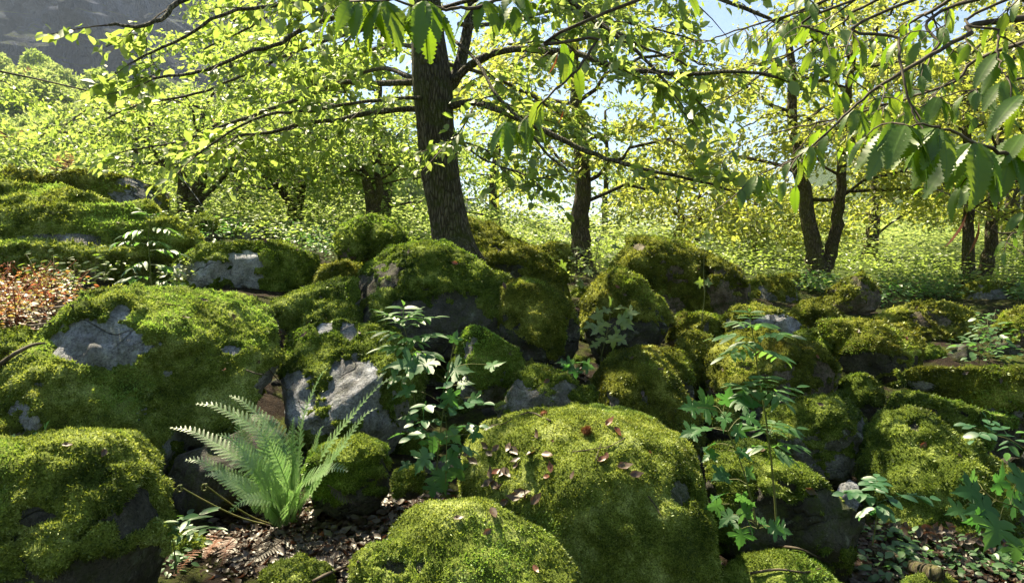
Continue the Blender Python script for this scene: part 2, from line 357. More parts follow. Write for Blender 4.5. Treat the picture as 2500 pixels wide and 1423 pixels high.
def boulder(name, label, Y, outline, tilt=28, depth=.75, lvl=6, moss=.5, mk='g', rock='rock', patches=(), thick=.018, lump=1.0, fuzz=1.0, sq=2.4, facet=.5, cuts=(), bulge=(), rough=1.0, ext_dn=.12, strata=0, group=None):
    seed = (sum(ord(ch) for ch in label) * 7) % 9973; rs = np.random.default_rng(seed)
    t = rad(tilt); e1 = np.array([1.0, 0, 0]); e2 = np.array([0, math.sin(t), math.cos(t)]); e3 = np.array([0, -math.cos(t), math.sin(t)])
    O = np.array(outline, float); hh = np.ptp(O[:, 1]); O[:, 1] += ext_dn * hh * sstep(.55, .9, (O[:, 1] - O[:, 1].min()) / hh)
    cx, cy = (O.min(0) + O.max(0)) / 2; C = at(cx, cy, Y)
    if not group: BL.append((cx, cy, label, np.ptp(O[:, 0]) / 2, np.ptp(O[:, 1]) / 2, Y))
    ab = []
    for px, py in O:
        d = ray(px, py); s = ((C - CAM) @ e3) / (d @ e3); q = CAM + d * s - C; ab.append((q @ e1, q @ e2))
    ab = np.array(ab)
    th = np.linspace(-math.pi, math.pi, 721)[:-1]; dirs = np.stack([np.cos(th), np.sin(th)], -1); R = np.full(720, 1e-3)
    for i in range(len(ab)):
        p, q = ab[i], ab[(i + 1) % len(ab)]; e = q - p
        den = dirs[:, 0] * e[1] - dirs[:, 1] * e[0]; den = np.where(np.abs(den) < 1e-9, 1e-9, den)
        tt = (p[0] * e[1] - p[1] * e[0]) / den; uu = (p[0] * dirs[:, 1] - p[1] * dirs[:, 0]) / den
        ok = (tt > 0) & (uu >= -1e-6) & (uu <= 1 + 1e-6); R = np.where(ok, np.maximum(R, tt), R)
    kk = np.exp(-np.linspace(-3, 3, 17) ** 2); kk /= kk.sum(); R = np.convolve(np.r_[R[-8:], R, R[:8]], kk, 'valid')
    size = math.sqrt(.5 * (R ** 2).mean() * 2); D = depth * min(size, 1.25 * (ab[:, 1].max() - ab[:, 1].min()) / 2)
    Rm = R.mean()
    def shape(dv):
        a, b, cc = dv[:, 0], dv[:, 1], dv[:, 2]; s = np.hypot(a, b); thh = np.arctan2(b, a)
        idx = (thh + math.pi) / (2 * math.pi) * 720; i0 = np.floor(idx).astype(int) % 720; f = idx - np.floor(idx)
        Rt = R[i0] * (1 - f) + R[(i0 + 1) % 720] * f
        w = np.clip(s, 0, 1) ** 1.5; Rt = Rt * w + (Rm * .6 + Rt * .4) * (1 - w)
        nf = 1 / (s ** sq + np.abs(cc) ** sq) ** (1 / sq)
        A = np.cos(thh) * s * nf * Rt; B = np.sin(thh) * s * nf * Rt; Cc = cc * nf * D
        for (bx, by, br, bh) in bulge:
            d_ = ray(bx, by); s_ = ((C - CAM) @ e3) / (d_ @ e3); q = CAM + d_ * s_ - C; rr = br * Y / F
            Cc = Cc + bh * np.exp(-((A - q @ e1) ** 2 + (B - q @ e2) ** 2) / rr ** 2) * sstep(-.1, .5, cc)
        L = np.stack([A, B, Cc], -1)
        r2 = np.random.default_rng(seed + 3)                        # planes that cut flat faces into the front and the back
        for j in range(int(30 * facet)):
            nv = r2.normal(size=3); nv[2] = abs(nv[2]) + .6; nv[2] *= 1 if j % 3 else -1; nv /= np.linalg.norm(nv)
            ext = np.percentile(L @ nv, 99.5) * r2.uniform(.70, .93)
            dd = L @ nv - ext; L = L - np.where(dd > 0, dd * .95, 0)[:, None] * nv
        P = C + L[:, :1] * e1 + L[:, 1:2] * e2 + L[:, 2:] * e3
        nd = nrm(P - C); q = P / size
        edge = .35 + .65 * np.abs(cc)
        P = P + nd * (size * ((.15 * fbm(q * 1.6, 3, seed) + .06 * (1 - np.abs(fbm(q * 2.2, 3, seed + 77)) * 3)) * edge + .045 * fbm(q * 4.5, 4, seed + 5) * edge) * rough)[:, None]
        P = P - nd * (size * .05 * np.maximum(0, fbm(q * np.array([2, 2, 5]) , 3, seed + 8)) * rough)[:, None]
        return P
    Oc = O - [cx, cy]; tp = np.linspace(-math.pi, math.pi, 361)[:-1]; dp = np.stack([np.cos(tp), np.sin(tp)], -1); want = np.full(360, 1.0)
    for i in range(len(Oc)):
        p, q = Oc[i], Oc[(i + 1) % len(Oc)]; e = q - p; den = dp[:, 0] * e[1] - dp[:, 1] * e[0]; den = np.where(np.abs(den) < 1e-9, 1e-9, den)
        tt = (p[0] * e[1] - p[1] * e[0]) / den; uu = (p[0] * dp[:, 1] - p[1] * dp[:, 0]) / den
        want = np.where((tt > 0) & (uu >= -1e-6) & (uu <= 1 + 1e-6), np.maximum(want, tt), want)
    want = np.maximum(want - (thick * (.55 if moss > .3 else .2) * F / Y), 5)
    R0 = R.copy()
    for it in range(6):                                             # size the body so that its outline, not its mid-plane, is the traced one
        Pt = shape(ico(5)[0]); qx, qy = pix(Pt); ang = np.arctan2(qy - cy, qx - cx); rr = np.hypot(qx - cx, qy - cy)
        bi = ((ang + math.pi) / (2 * math.pi) * 72).astype(int) % 72; got = np.zeros(72); np.maximum.at(got, bi, rr)
        got = np.where(got < 1, np.roll(got, 1), got)
        wv = want.reshape(72, 5).mean(1); ratio = np.clip(wv / np.maximum(got, 1), .75, 1.3) ** .7
        ratio = (np.roll(ratio, 1) + 2 * ratio + np.roll(ratio, -1)) / 4
        u2 = C + dirs[:, :1] * R[:, None] * e1 + dirs[:, 1:] * R[:, None] * e2; ux_, uy_ = pix(u2); a2 = np.arctan2(uy_ - cy, ux_ - cx)
        fx = ((a2 + math.pi) / (2 * math.pi) * 72 - .5) % 72; f0 = fx.astype(int); ff = fx - f0
        R = np.clip(R * (ratio[f0] * (1 - ff) + ratio[(f0 + 1) % 72] * ff), .45 * R0, 1.3 * R0)
    Vr, Tr = ico(lvl - 1 if lvl > 4 else 4); Pr = shape(Vr); Nr = vnormals(Pr, Tr)
    Pr = Pr + Nr * (.008 * fbm(Pr * 16, 4, seed + 2))[:, None]
    root = link(name, mesh_np(name, Pr - C, Tr, M[rock]), None, C); tag(root, label, 'boulder', group)
    to_bvh(Pr, Tr)
    if moss <= 0: return root
    dv, Tm = ico(lvl); P = shape(dv); N = vnormals(P, Tm)
    px, py = pix(P)
    low = (P[:, 2] - C[2]) / size
    m = moss + .55 * N[:, 2] + .30 * low + .95 * fbm(P * 2.6 / max(size, .3) ** .5, 4, seed + 31) + .42 * fbm(P * 11, 4, seed + 40) + .12
    for (ux, uy, rx, ry, s_) in patches:
        wob = .35 * fbm(P * 9, 4, seed + 50) + .35 * fbm(P * 30, 3, seed + 55)
        dd = np.hypot((px - ux) / rx, (py - uy) / ry) + wob
        m = m + np.where(N @ (P.mean(0) * 0 + FW) < .3, s_ * sstep(1.3, .7, dd), 0)
    mm = sstep(.26, .60, m)
    lum = (billow(P * 5.5, 2, seed + 60) - .62) * .3 + (billow(P * 13, 2, seed + 70) - .62) * .28 + .12 * fbm(P * 34, 2, seed + 80)
    fr = sstep(.3, .9, m)
    if strata: lum = lum + strata * (billow(P * np.array([.55, 1.6, 6.5]) + .4 * fbm(P * 2, 2, seed)[:, None], 2, seed + 65) - .6)
    off = thick * (.25 + .75 * fr) * (1 + 1.5 * lump * lum) * mm - .012 * (1 - mm)
    Pm = P + N * off[:, None] + np.array([0, 0, -1.0]) * (.4 * thick * mm * np.clip(1 - N[:, 2], 0, 1) * (.5 + lum))[:, None]
    keep = (mm[Tm] > .02).any(1) & ((N[Tm].mean(1) @ FW < .75) | (N[Tm].mean(1)[:, 2] > .4))
    Tk = Tm[keep]
    if len(Tk) < 10: return root
    used = np.unique(Tk); rem = np.full(len(Pm), -1); rem[used] = np.arange(len(used)); Vk = Pm[used]; Tk = rem[Tk]; mk_ = mm[used]
    Nk = vnormals(Vk, Tk)
    to_bvh(Vk, Tk)
    # tips: tiny leaflets over the cushions
    fn = Nk[Tk].mean(1); cen = Vk[Tk].mean(1); area = .5 * np.linalg.norm(np.cross(Vk[Tk[:, 1]] - Vk[Tk[:, 0]], Vk[Tk[:, 2]] - Vk[Tk[:, 0]]), axis=1)
    view = nrm(CAM - cen); vis = sstep(-.35, .1, (fn * view).sum(1)) * (mk_[Tk].mean(1) > .45)
    dist = np.linalg.norm(cen - CAM, axis=1); ln = np.maximum(.010, .0034 * dist)
    cl = .6 + .7 * sstep(-.25, .35, fbm(cen * 22, 3, seed + 90))
    lam = area / (ln * ln * .20) * vis * fuzz * cl * np.where(dist > 4, .62, .9)
    cnt = RNG.poisson(lam); idx = np.repeat(np.arange(len(Tk)), cnt); n_ = len(idx); FUZZ[0] += n_
    u = RNG.random((n_, 2)); fl = u.sum(1) > 1; u[fl] = 1 - u[fl]
    a, b, c_ = Vk[Tk[idx, 0]], Vk[Tk[idx, 1]], Vk[Tk[idx, 2]]
    p0 = a + (b - a) * u[:, :1] + (c_ - a) * u[:, 1:]; nn = fn[idx]
    dr = nrm(nn + .75 * RNG.normal(size=(n_, 3)) + np.array([0, 0, -.55]) * np.clip(1 - nn[:, 2:], 0, 1))
    sd = nrm(np.cross(dr, RNG.normal(size=(n_, 3)))); l = ln[idx] * RNG.uniform(.6, 1.5, n_); w = l * .27
    base = p0 - nn * .003
    FV = np.concatenate([base - sd * w[:, None], base + sd * w[:, None], base + dr * l[:, None]]) ; ar = np.arange(n_)
    FT = np.stack([ar, ar + n_, ar + 2 * n_], -1) + len(Vk)
    tn = RNG.random(n_); tone = np.concatenate([np.zeros(len(Vk)), tn * .6, tn * .6, tn])
    me = mesh_np('moss', np.vstack([Vk, FV]) - C, np.vstack([Tk, FT]), [M['moss_' + mk], M['fuzz_' + mk]], True, {'tone': tone},
                 np.concatenate([np.zeros(len(Tk), int), np.ones(len(FT), int)]))
    mo = link('moss', me, root); tag(mo, kind='stuff')
    return root
B = boulder
B('mossy_boulder','steep boulder at bottom left, pale moss rim above a dark face with ragged moss tufts',2.05,
  [(-260,1110),(-80,1088),(60,1083),(150,1075),(230,1062),(310,1063),(350,1090),(385,1150),(405,1210),(410,1290),(400,1380),(390,1480),(250,1560),(0,1600),(-220,1560),(-300,1350)],
  tilt=14,depth=.72,lvl=7,moss=.26,mk='b',rock='rock_dark',patches=[(90,1230,90,50,-.35),(330,1260,50,60,-.3),(120,1340,50,60,.5),(190,1090,220,40,.5)],thick=.03,lump=1.5,sq=3.2,facet=.4,fuzz=1.1)
B('mossy_boulder','broad sunlit boulder behind the fern with a large bare grey patch near its crest',3.35,
  [(-120,1000),(-40,940),(0,915),(60,860),(130,812),(220,767),(270,745),(360,717),(420,705),(520,708),(595,714),(632,732),(665,768),(687,830),(682,885),(660,925),(655,965),(640,1000),(600,1030),(500,1060),(440,1100),(380,1160),(200,1190),(0,1180),(-140,1120)],
  tilt=42,depth=.55,lvl=7,moss=.62,mk='b',rock='rock_pale',patches=[(245,835,118,52,-1.8),(290,765,30,22,-1.2),(560,855,28,12,-.9),(630,742,14,14,-.8),(125,930,50,30,-.5),(60,1010,40,40,-.4),(45,1075,34,24,-.6)],thick=.03,lump=1.6,sq=2.3,facet=.5,fuzz=1.1)
B('mossy_slab','long low slab covered in rippled velvety moss at the left edge beyond the red-stemmed herbs',6.4,
  [(-500,500),(-300,470),(-100,464),(0,463),(130,465),(250,480),(350,508),(440,540),(480,570),(498,598),(492,615),(450,640),(400,668),(330,700),(200,720),(0,730),(-200,730),(-450,700)],
  tilt=54,depth=.3,lvl=7,moss=.95,mk='b',rock='rock',rough=.6,patches=[(300,500,60,8,-1.2)],thick=.045,lump=1.0,strata=3.2,fuzz=1.4,sq=2.6,facet=.05)
B('lichen_boulder','dark boulder blotched with white lichen behind the long low slab',9.0,
  [(-350,470),(-200,435),(0,427),(150,424),(280,420),(340,428),(400,452),(425,488),(435,520),(420,560),(200,570),(0,560),(-300,540)],
  tilt=25,depth=.5,lvl=6,moss=.28,mk='y',rock='rock',patches=[(330,440,60,14,-.8),(340,490,80,30,-.45),(120,435,180,18,.6)],thick=.03)
B('mossy_boulder','low boulder with a bare pale hollow between the long slab and round boulder',5.8,
  [(415,650),(428,635),(470,615),(530,600),(570,594),(640,590),(700,592),(750,612),(785,640),(792,680),(780,720),(700,740),(560,740),(450,730),(420,690)],
  tilt=40,depth=.55,lvl=6,moss=.55,mk='g',rock='rock_pale',patches=[(600,635,38,24,-1.5),(500,665,60,28,-1.0),(590,680,60,20,-.3)],lump=1.5)
B('mossy_boulder','rounded green boulder standing on the crest just to the left of the big trunk',6.9,
  [(815,578),(832,552),(878,532),(918,524),(958,538),(988,562),(993,590),(970,650),(900,680),(850,660),(822,620)],
  tilt=22,depth=.8,lvl=6,moss=.7,mk='g',rock='rock_warm',patches=[(850,610,25,30,-.6)],facet=.8)
B('mossy_stone','small yellow-green stone tucked at the shoulder of the central peaked boulder',5.6,
  [(770,675),(785,652),(820,641),(880,642),(900,665),(880,720),(800,730),(768,700)],tilt=35,depth=.7,lvl=5,moss=.7,mk='y')
B('mossy_boulder','peaked boulder before the big trunk, dark bare face with one white lichen spot',4.75,
  [(845,770),(848,725),(862,682),(900,640),(950,615),(992,586),(1029,584),(1056,589),(1097,602),(1139,623),(1184,652),(1244,680),(1280,706),(1272,735),(1245,765),(1234,800),(1200,850),(1100,870),(960,850),(880,830)],
  tilt=22,depth=.62,lvl=7,moss=.30,mk='g',rock='rock_dark',patches=[(893,700,22,30,-2),(1040,600,90,22,.9),(1180,672,110,40,.7),(1010,765,110,30,-.7),(950,680,40,30,-.3)],facet=.9,thick=.026)
B('mossy_stone','low mossy shoulder stone wedged against the left flank of the central peaked boulder',4.65,
  [(650,748),(700,722),(740,704),(782,690),(830,676),(870,680),(885,730),(870,800),(800,830),(727,815),(680,795)],tilt=35,depth=.6,lvl=6,moss=.62,mk='g',facet=.6)
B('mossy_boulder','tall dark rounded boulder leaning against the right end of the central peaked boulder',4.6,
  [(1225,700),(1260,678),(1307,686),(1353,704),(1394,733),(1413,770),(1420,815),(1410,856),(1388,895),(1339,925),(1285,920),(1239,880),(1216,830),(1212,770)],
  tilt=16,depth=.75,lvl=6,moss=.36,mk='y',rock='rock_dark',patches=[(1340,700,90,18,.8),(1395,830,16,50,-.9)],facet=.9)
B('mossy_boulder','long sloping boulder behind the base of the big trunk',6.5,
  [(1090,545),(1148,530),(1202,549),(1248,581),(1307,602),(1353,637),(1385,668),(1396,695),(1385,730),(1300,760),(1180,740),(1090,690),(1070,610)],
  tilt=28,depth=.6,lvl=6,moss=.55,mk='y',rock='rock_dark',patches=[(1215,605,16,14,-.8)],facet=.8)
B('mossy_stone','small dark stone half seen behind the long sloping boulder',8.2,[(1315,602),(1345,592),(1385,598),(1402,635),(1398,690),(1340,690),(1310,640)],tilt=25,lvl=5,moss=.5,mk='y',rock='rock_dark')
B('mossy_boulder','large humped boulder with olive moss, highest one on the right skyline',6.4,
  [(1470,700),(1490,650),(1520,605),(1546,573),(1575,568),(1600,575),(1625,590),(1650,588),(1678,590),(1700,606),(1735,618),(1760,650),(1770,700),(1790,750),(1740,800),(1640,820),(1500,780)],
  tilt=20,depth=.6,lvl=6,moss=.50,mk='y',rock='rock_warm',patches=[(1560,602,18,10,-.9)],facet=.9)
B('bare_boulder','angular brown boulder with a bare face beside the large humped boulder',6.3,
  [(1715,640),(1728,618),(1772,628),(1808,658),(1830,690),(1838,730),(1820,770),(1750,780),(1712,720)],tilt=18,depth=.7,lvl=6,moss=.05,mk='y',rock='rock_warm',patches=[(1770,640,50,16,.6)],facet=1)
B('mossy_boulder','pyramid-shaped boulder with golden moss in front of the large humped boulder',5.2,
  [(1412,742),(1431,716),(1467,670),(1499,655),(1531,657),(1560,678),(1591,714),(1623,746),(1646,770),(1640,800),(1600,840),(1540,880),(1460,880),(1425,810)],
  tilt=28,depth=.6,lvl=6,moss=.45,mk='y',rock='rock_dark',patches=[(1540,820,110,35,-.8)],facet=.8)
B('mossy_boulder','ridged boulder with golden moss just behind the sunlit dome that carries the burr',3.95,
  [(1447,915),(1476,882),(1522,848),(1568,843),(1604,852),(1634,893),(1658,934),(1690,984),(1712,1015),(1728,1055),(1710,1110),(1600,1140),(1500,1090),(1455,1000)],
  tilt=32,depth=.55,lvl=6,moss=.55,mk='y',rock='rock',patches=[(1490,1000,30,50,-.5)],facet=.7,lump=1.4)
B('mossy_stone','dark mossy stone peeping out behind the ridged golden boulder',4.3,[(1585,870),(1600,850),(1659,853),(1686,885),(1697,940),(1703,990),(1660,1030),(1600,980)],tilt=20,lvl=5,moss=.45,mk='y',rock='rock_dark')
B('mossy_stone','upright knob-shaped stone between the golden ridged boulder and the blocky one',4.7,[(1653,835),(1666,812),(1698,805),(1735,820),(1745,850),(1735,900),(1712,960),(1670,940),(1655,880)],tilt=12,lvl=5,moss=.45,mk='y',rock='rock_dark')
B('mossy_boulder','big blocky boulder with yellowish moss behind the tall sapling',4.5,
  [(1716,940),(1722,870),(1741,843),(1784,813),(1845,800),(1894,812),(1943,830),(1993,843),(2035,868),(2056,895),(2048,945),(2020,1000),(1900,1040),(1760,1030)],
  tilt=20,depth=.65,lvl=6,moss=.46,mk='y',rock='rock_warm',patches=[(2010,930,34,50,-.6),(1790,850,60,30,.5)],facet=1)
B('bare_boulder','boulder with a bare pale grey top and a cap of moss on its left end',5.3,
  [(1765,800),(1769,770),(1790,750),(1845,744),(1894,754),(1931,770),(1970,795),(1975,830),(1900,850),(1800,850)],tilt=35,depth=.6,lvl=6,moss=.35,mk='y',rock='rock_pale',patches=[(1905,795,55,32,-1.6),(1820,755,60,14,.8)])
B('mossy_stone','low flat mossy stone below the large humped boulder',5.4,[(1625,805),(1655,768),(1710,765),(1759,773),(1775,810),(1760,850),(1660,860),(1625,830)],tilt=40,lvl=5,moss=.65,mk='y')
B('mossy_stone','small peaked green stone above the flat-topped mossy block',6.1,[(1925,770),(1956,735),(1999,728),(2035,750),(2072,780),(2060,820),(1960,820)],tilt=30,lvl=5,moss=.65,mk='y')
B('mossy_stone','dark rounded stone between the pale-topped boulder and the flat-topped block',4.9,[(1925,830),(1945,810),(1980,804),(2023,818),(2042,845),(2035,880),(1960,890)],tilt=25,lvl=5,moss=.5,mk='g',rock='rock_dark')
B('mossy_boulder','flat-topped block with a thick yellow-green cap, right of the blocky boulder',4.75,
  [(1985,800),(2003,783),(2054,779),(2121,785),(2189,791),(2230,800),(2250,828),(2255,880),(2225,905),(2150,925),(2080,915),(2040,880),(2020,830)],
  tilt=24,depth=.6,lvl=6,moss=.52,mk='y',rock='rock_dark',patches=[(2110,800,130,26,.6),(2110,885,80,30,-.7)],sq=3.4,facet=.6,lump=1.3)
B('mossy_slab','overhanging mossy ledge at the right edge with a dark hollow below it',4.1,
  [(2172,910),(2213,896),(2336,897),(2500,899),(2640,905),(2700,950),(2640,1010),(2500,1030),(2397,1016),(2320,985),(2213,955),(2180,930)],
  tilt=20,depth=.5,lvl=6,moss=.42,mk='y',rock='rock',patches=[(2340,905,260,26,.7),(2240,940,40,14,-1)],sq=3.2)
B('mossy_boulder','top-heavy boulder with a pale bare right edge, above the white stone',3.75,
  [(1850,1040),(1870,1000),(1919,988),(1943,974),(2017,963),(2078,969),(2113,988),(2126,1007),(2116,1030),(2110,1071),(2092,1120),(2072,1155),(2042,1176),(1999,1166),(1943,1140),(1890,1100)],
  tilt=8,depth=.6,lvl=6,moss=.36,mk='g',rock='rock',patches=[(2000,985,150,30,.8),(2100,1080,18,70,-1.4),(2060,1140,40,26,-1)],facet=.9,sq=2.8)
B('mossy_boulder','wide smooth mossy boulder at the right with one small bare spot',3.5,
  [(2090,1110),(2110,1040),(2150,1002),(2213,1003),(2275,1018),(2336,1052),(2397,1100),(2459,1138),(2520,1160),(2560,1250),(2500,1330),(2380,1370),(2200,1370),(2130,1300),(2100,1200)],
  tilt=40,depth=.5,lvl=7,moss=.68,mk='g',rock='rock_dark',patches=[(2232,1044,16,14,-1.8)],facet=.4,lump=1.1)
B('lichen_stone','small white lichened stone wedged under the top-heavy boulder',3.45,[(2040,1200),(2050,1178),(2078,1166),(2100,1188),(2104,1220),(2085,1260),(2050,1260)],tilt=15,lvl=5,moss=.0,rock='rock_pale')
B('mossy_boulder','leaning boulder with a bright moss ridge running down to the right, behind the saplings',2.95,
  [(1704,1190),(1707,1133),(1720,1105),(1750,1083),(1809,1069),(1864,1083),(1907,1113),(1968,1150),(2029,1193),(2085,1230),(2121,1266),(2133,1305),(2118,1350),(2066,1385),(1990,1390),(1900,1370),(1800,1350),(1720,1310)],
  tilt=26,depth=.62,lvl=7,moss=.36,mk='g',rock='rock_dark',patches=[(1900,1110,220,40,.6),(2080,1240,30,14,-.9),(1900,1290,130,50,-.6),(1930,1230,60,24,-.4)],facet=.9)
B('mossy_boulder','large sunlit dome of pale moss carrying a reddish burr and scattered dead leaves',2.75,
  [(1130,1110),(1162,1048),(1217,1024),(1291,1006),(1401,999),(1467,996),(1522,1001),(1567,1017),(1622,1046),(1669,1076),(1699,1120),(1708,1180),(1722,1240),(1742,1310),(1750,1390),(1740,1480),(1650,1560),(1480,1590),(1350,1560),(1290,1450),(1240,1340),(1170,1280),(1120,1200)],
  tilt=38,depth=.55,lvl=7,moss=.85,mk='b',rock='rock',patches=[(1655,1200,30,36,-2.2),(1195,1040,48,16,-2.6)],facet=.15,lump=1.0,thick=.03,bulge=[(1520,1290,190,.12)],rough=.6,fuzz=1.25)
B('mossy_boulder','smooth green mound at the bottom centre in front of the sunlit dome',2.1,
  [(960,1290),(1000,1245),(1050,1226),(1107,1223),(1162,1218),(1199,1227),(1236,1253),(1275,1276),(1320,1297),(1352,1320),(1378,1355),(1408,1400),(1420,1480),(1350,1600),(1150,1640),(1000,1600),(940,1450)],
  tilt=36,depth=.5,lvl=7,moss=.85,mk='b',rock='rock_dark',patches=[(1000,1385,50,25,-.8)],facet=.1,rough=.6,fuzz=1.2)
B('mossy_stone','small shaggy cushion of moss with a dark hollow, left of the smooth green mound',2.08,
  [(866,1375),(882,1342),(925,1327),(980,1322),(1020,1338),(1045,1385),(1030,1460),(900,1490),(860,1430)],tilt=34,depth=.6,lvl=6,moss=.75,mk='b',lump=2.2,patches=[(960,1385,40,20,-1.6)],rock='rock_dark')
B('mossy_boulder','boulder behind the fern with a bluish bare face and green moss crown',3.7,
  [(688,870),(700,824),(727,797),(769,785),(819,783),(883,788),(940,800),(1000,845),(1040,900),(1030,990),(985,1070),(940,1120),(860,1140),(760,1110),(705,1040),(682,950)],
  tilt=24,depth=.6,lvl=7,moss=.48,mk='g',rock='rock_pale',patches=[(868,945,62,72,-2.2),(852,808,20,24,-1.2),(795,800,18,14,-1),(790,1000,60,60,-.6),(930,1060,40,60,-1.0),(720,960,40,60,-.8)],facet=.9)
B('bare_boulder','triangular stone with a bare pale peak under the central boulder',3.85,
  [(1103,900),(1108,845),(1139,811),(1166,797),(1193,814),(1221,835),(1266,856),(1286,885),(1272,912),(1244,942),(1212,968),(1175,980),(1129,962)],
  tilt=14,depth=.65,lvl=6,moss=.12,mk='g',rock='rock',patches=[(1230,850,50,24,1.1),(1180,890,60,30,.25)],facet=1)
B('lichen_boulder','grey lichened stone with a thin moss crown directly behind the sunlit dome',3.65,
  [(1205,1010),(1230,970),(1268,912),(1303,895),(1340,899),(1385,919),(1420,940),(1458,952),(1470,985),(1430,1040),(1340,1070),(1240,1060)],
  tilt=24,depth=.6,lvl=6,moss=.22,mk='g',rock='rock',patches=[(1330,905,80,20,.8),(1440,965,40,16,.8),(1260,960,24,40,-.8)],facet=.8)
B('mossy_stone','squared mossy block at the right of the fern',3.0,
  [(745,1150),(765,1095),(832,1075),(897,1057),(932,1070),(952,1120),(956,1190),(920,1230),(832,1250),(760,1230)],tilt=30,depth=.6,lvl=6,moss=.6,mk='g',rock='rock_dark',facet=.7)
B('mossy_stone','small cube of dark moss between the maple seedling and the squared block',2.85,[(960,1170),(968,1147),(1010,1140),(1036,1156),(1038,1200),(1000,1220),(962,1210)],tilt=20,lvl=5,moss=.55,mk='g',rock='rock_dark',sq=4)
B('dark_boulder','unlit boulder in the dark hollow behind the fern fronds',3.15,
  [(400,1170),(430,1110),(520,1075),(600,1040),(680,1040),(725,1120),(720,1200),(680,1260),(560,1290),(450,1270)],tilt=10,depth=.6,lvl=6,moss=-.1,mk='g',rock='rock_dark')  # fills the hollow, whose shade is put into the dark rock colour
B('lichen_boulder','dark stone with white lichen on the right skyline',8.2,[(1825,695),(1858,671),(1907,675),(1943,702),(1955,730),(1940,770),(1850,770),(1825,730)],tilt=25,lvl=5,moss=.2,mk='y',rock='rock',facet=.8)
B('mossy_stone','low mossy stone at the foot of the forked tree',9.6,[(1885,690),(1900,672),(1937,667),(1968,684),(1980,705),(1960,740),(1900,730)],tilt=25,lvl=5,moss=.55,mk='y')
B('lichen_boulder','pale pointed boulder right of the forked tree, moss only on its tip',7.6,
  [(2005,740),(2029,703),(2066,682),(2103,666),(2140,659),(2164,675),(2166,700),(2140,750),(2060,780),(2010,770)],tilt=25,lvl=6,moss=.16,mk='y',rock='rock_warm',patches=[(2145,665,26,12,1)],facet=1)
B('mossy_boulder','broad brown boulder half buried in bramble on the right slope',6.5,
  [(2120,785),(2164,758),(2238,736),(2305,737),(2361,752),(2395,780),(2380,830),(2250,850),(2130,830)],tilt=32,lvl=6,moss=.38,mk='y',rock='rock_warm')
B('lichen_boulder','pale boulder under the twin trunks at far right',9.0,[(2332,730),(2342,703),(2385,689),(2428,693),(2471,706),(2480,740),(2400,770),(2340,760)],tilt=25,lvl=5,moss=.2,mk='y',rock='rock')
B('lichen_boulder','rounded stone cut by the right edge of the picture among brambles',6.2,[(2425,800),(2450,765),(2500,748),(2570,750),(2600,800),(2560,850),(2450,850)],tilt=25,lvl=5,moss=.3,mk='y',rock='rock_warm')
B('dark_boulder','small dark boulder under the forked trunk at the left',9.3,[(462,545),(478,525),(507,520),(527,538),(548,578),(530,620),(475,620)],tilt=15,lvl=5,moss=.15,mk='g',rock='rock_dark')
B('bare_boulder','flat grey stone in the bright undergrowth left of the round boulder',10.0,[(565,570),(590,553),(640,550),(665,562),(670,600),(580,600)],tilt=30,lvl=5,moss=.1,mk='g',rock='rock')
B('mossy_stone','flat mossy hump at the edge of the red-stemmed herbs',4.3,[(190,735),(215,715),(250,707),(320,707),(360,722),(370,770),(300,800),(200,790)],tilt=50,lvl=6,moss=.8,mk='b')
B('mossy_stone','half-buried dark mossy ledge under the sticks at the left edge',3.75,[(-120,850),(-60,815),(20,805),(70,803),(110,830),(110,900),(0,960),(-100,930)],tilt=50,lvl=6,moss=.5,mk='g',rock='rock_dark')
B('dark_boulder','unlit stone deep in the gap under the flat-topped block',4.5,[(2030,960),(2050,925),(2110,912),(2150,940),(2160,1000),(2120,1050),(2050,1040)],tilt=10,lvl=5,moss=.1,mk='g',rock='rock_dark')  # closes the gap with dark rock, shade put into the colour
B('dark_boulder','unlit stone in the hollow beneath the overhanging mossy ledge',4.0,[(2140,985),(2190,955),(2300,975),(2420,1010),(2540,1020),(2560,1080),(2420,1110),(2260,1080),(2150,1040)],tilt=8,lvl=6,moss=.15,mk='g',rock='rock_dark',facet=1)  # dark stone added where there is only shade under the ledge
B('dark_boulder','dark stone in the gap behind the maple sapling leaves',4.1,[(1700,1010),(1760,970),(1850,975),(1900,1010),(1930,1080),(1860,1130),(1740,1130)],tilt=15,lvl=6,moss=.15,mk='g',rock='rock_dark')  # dark fill for the gap, its shade is in the rock colour
B('mossy_stone','low moss hummock at the bottom edge beside the dry litter under the fern',2.35,[(640,1400),(680,1372),(740,1360),(800,1380),(815,1430),(760,1480),(660,1470)],tilt=50,lvl=6,moss=.75,mk='g',lump=1.6)
B('mossy_stone','flat sunlit moss carpet stone at the bottom edge below the leaning boulder',2.6,[(1740,1440),(1790,1370),(1860,1345),(1940,1350),(2010,1380),(2060,1430),(2030,1500),(1800,1520)],tilt=58,depth=.35,lvl=6,moss=.7,mk='g',lump=1.5)
B('mossy_stone','tip of a bright mossy stone cut by the bottom edge at the right',2.35,[(2190,1440),(2215,1412),(2260,1402),(2310,1408),(2345,1440),(2320,1500),(2210,1500)],tilt=40,lvl=6,moss=.8,mk='b')
BVH0 = BVHTree.FromPolygons(np.vstack(BV).tolist(), np.vstack(BT).tolist(), all_triangles=True)
rs = np.random.default_rng(77); done = []
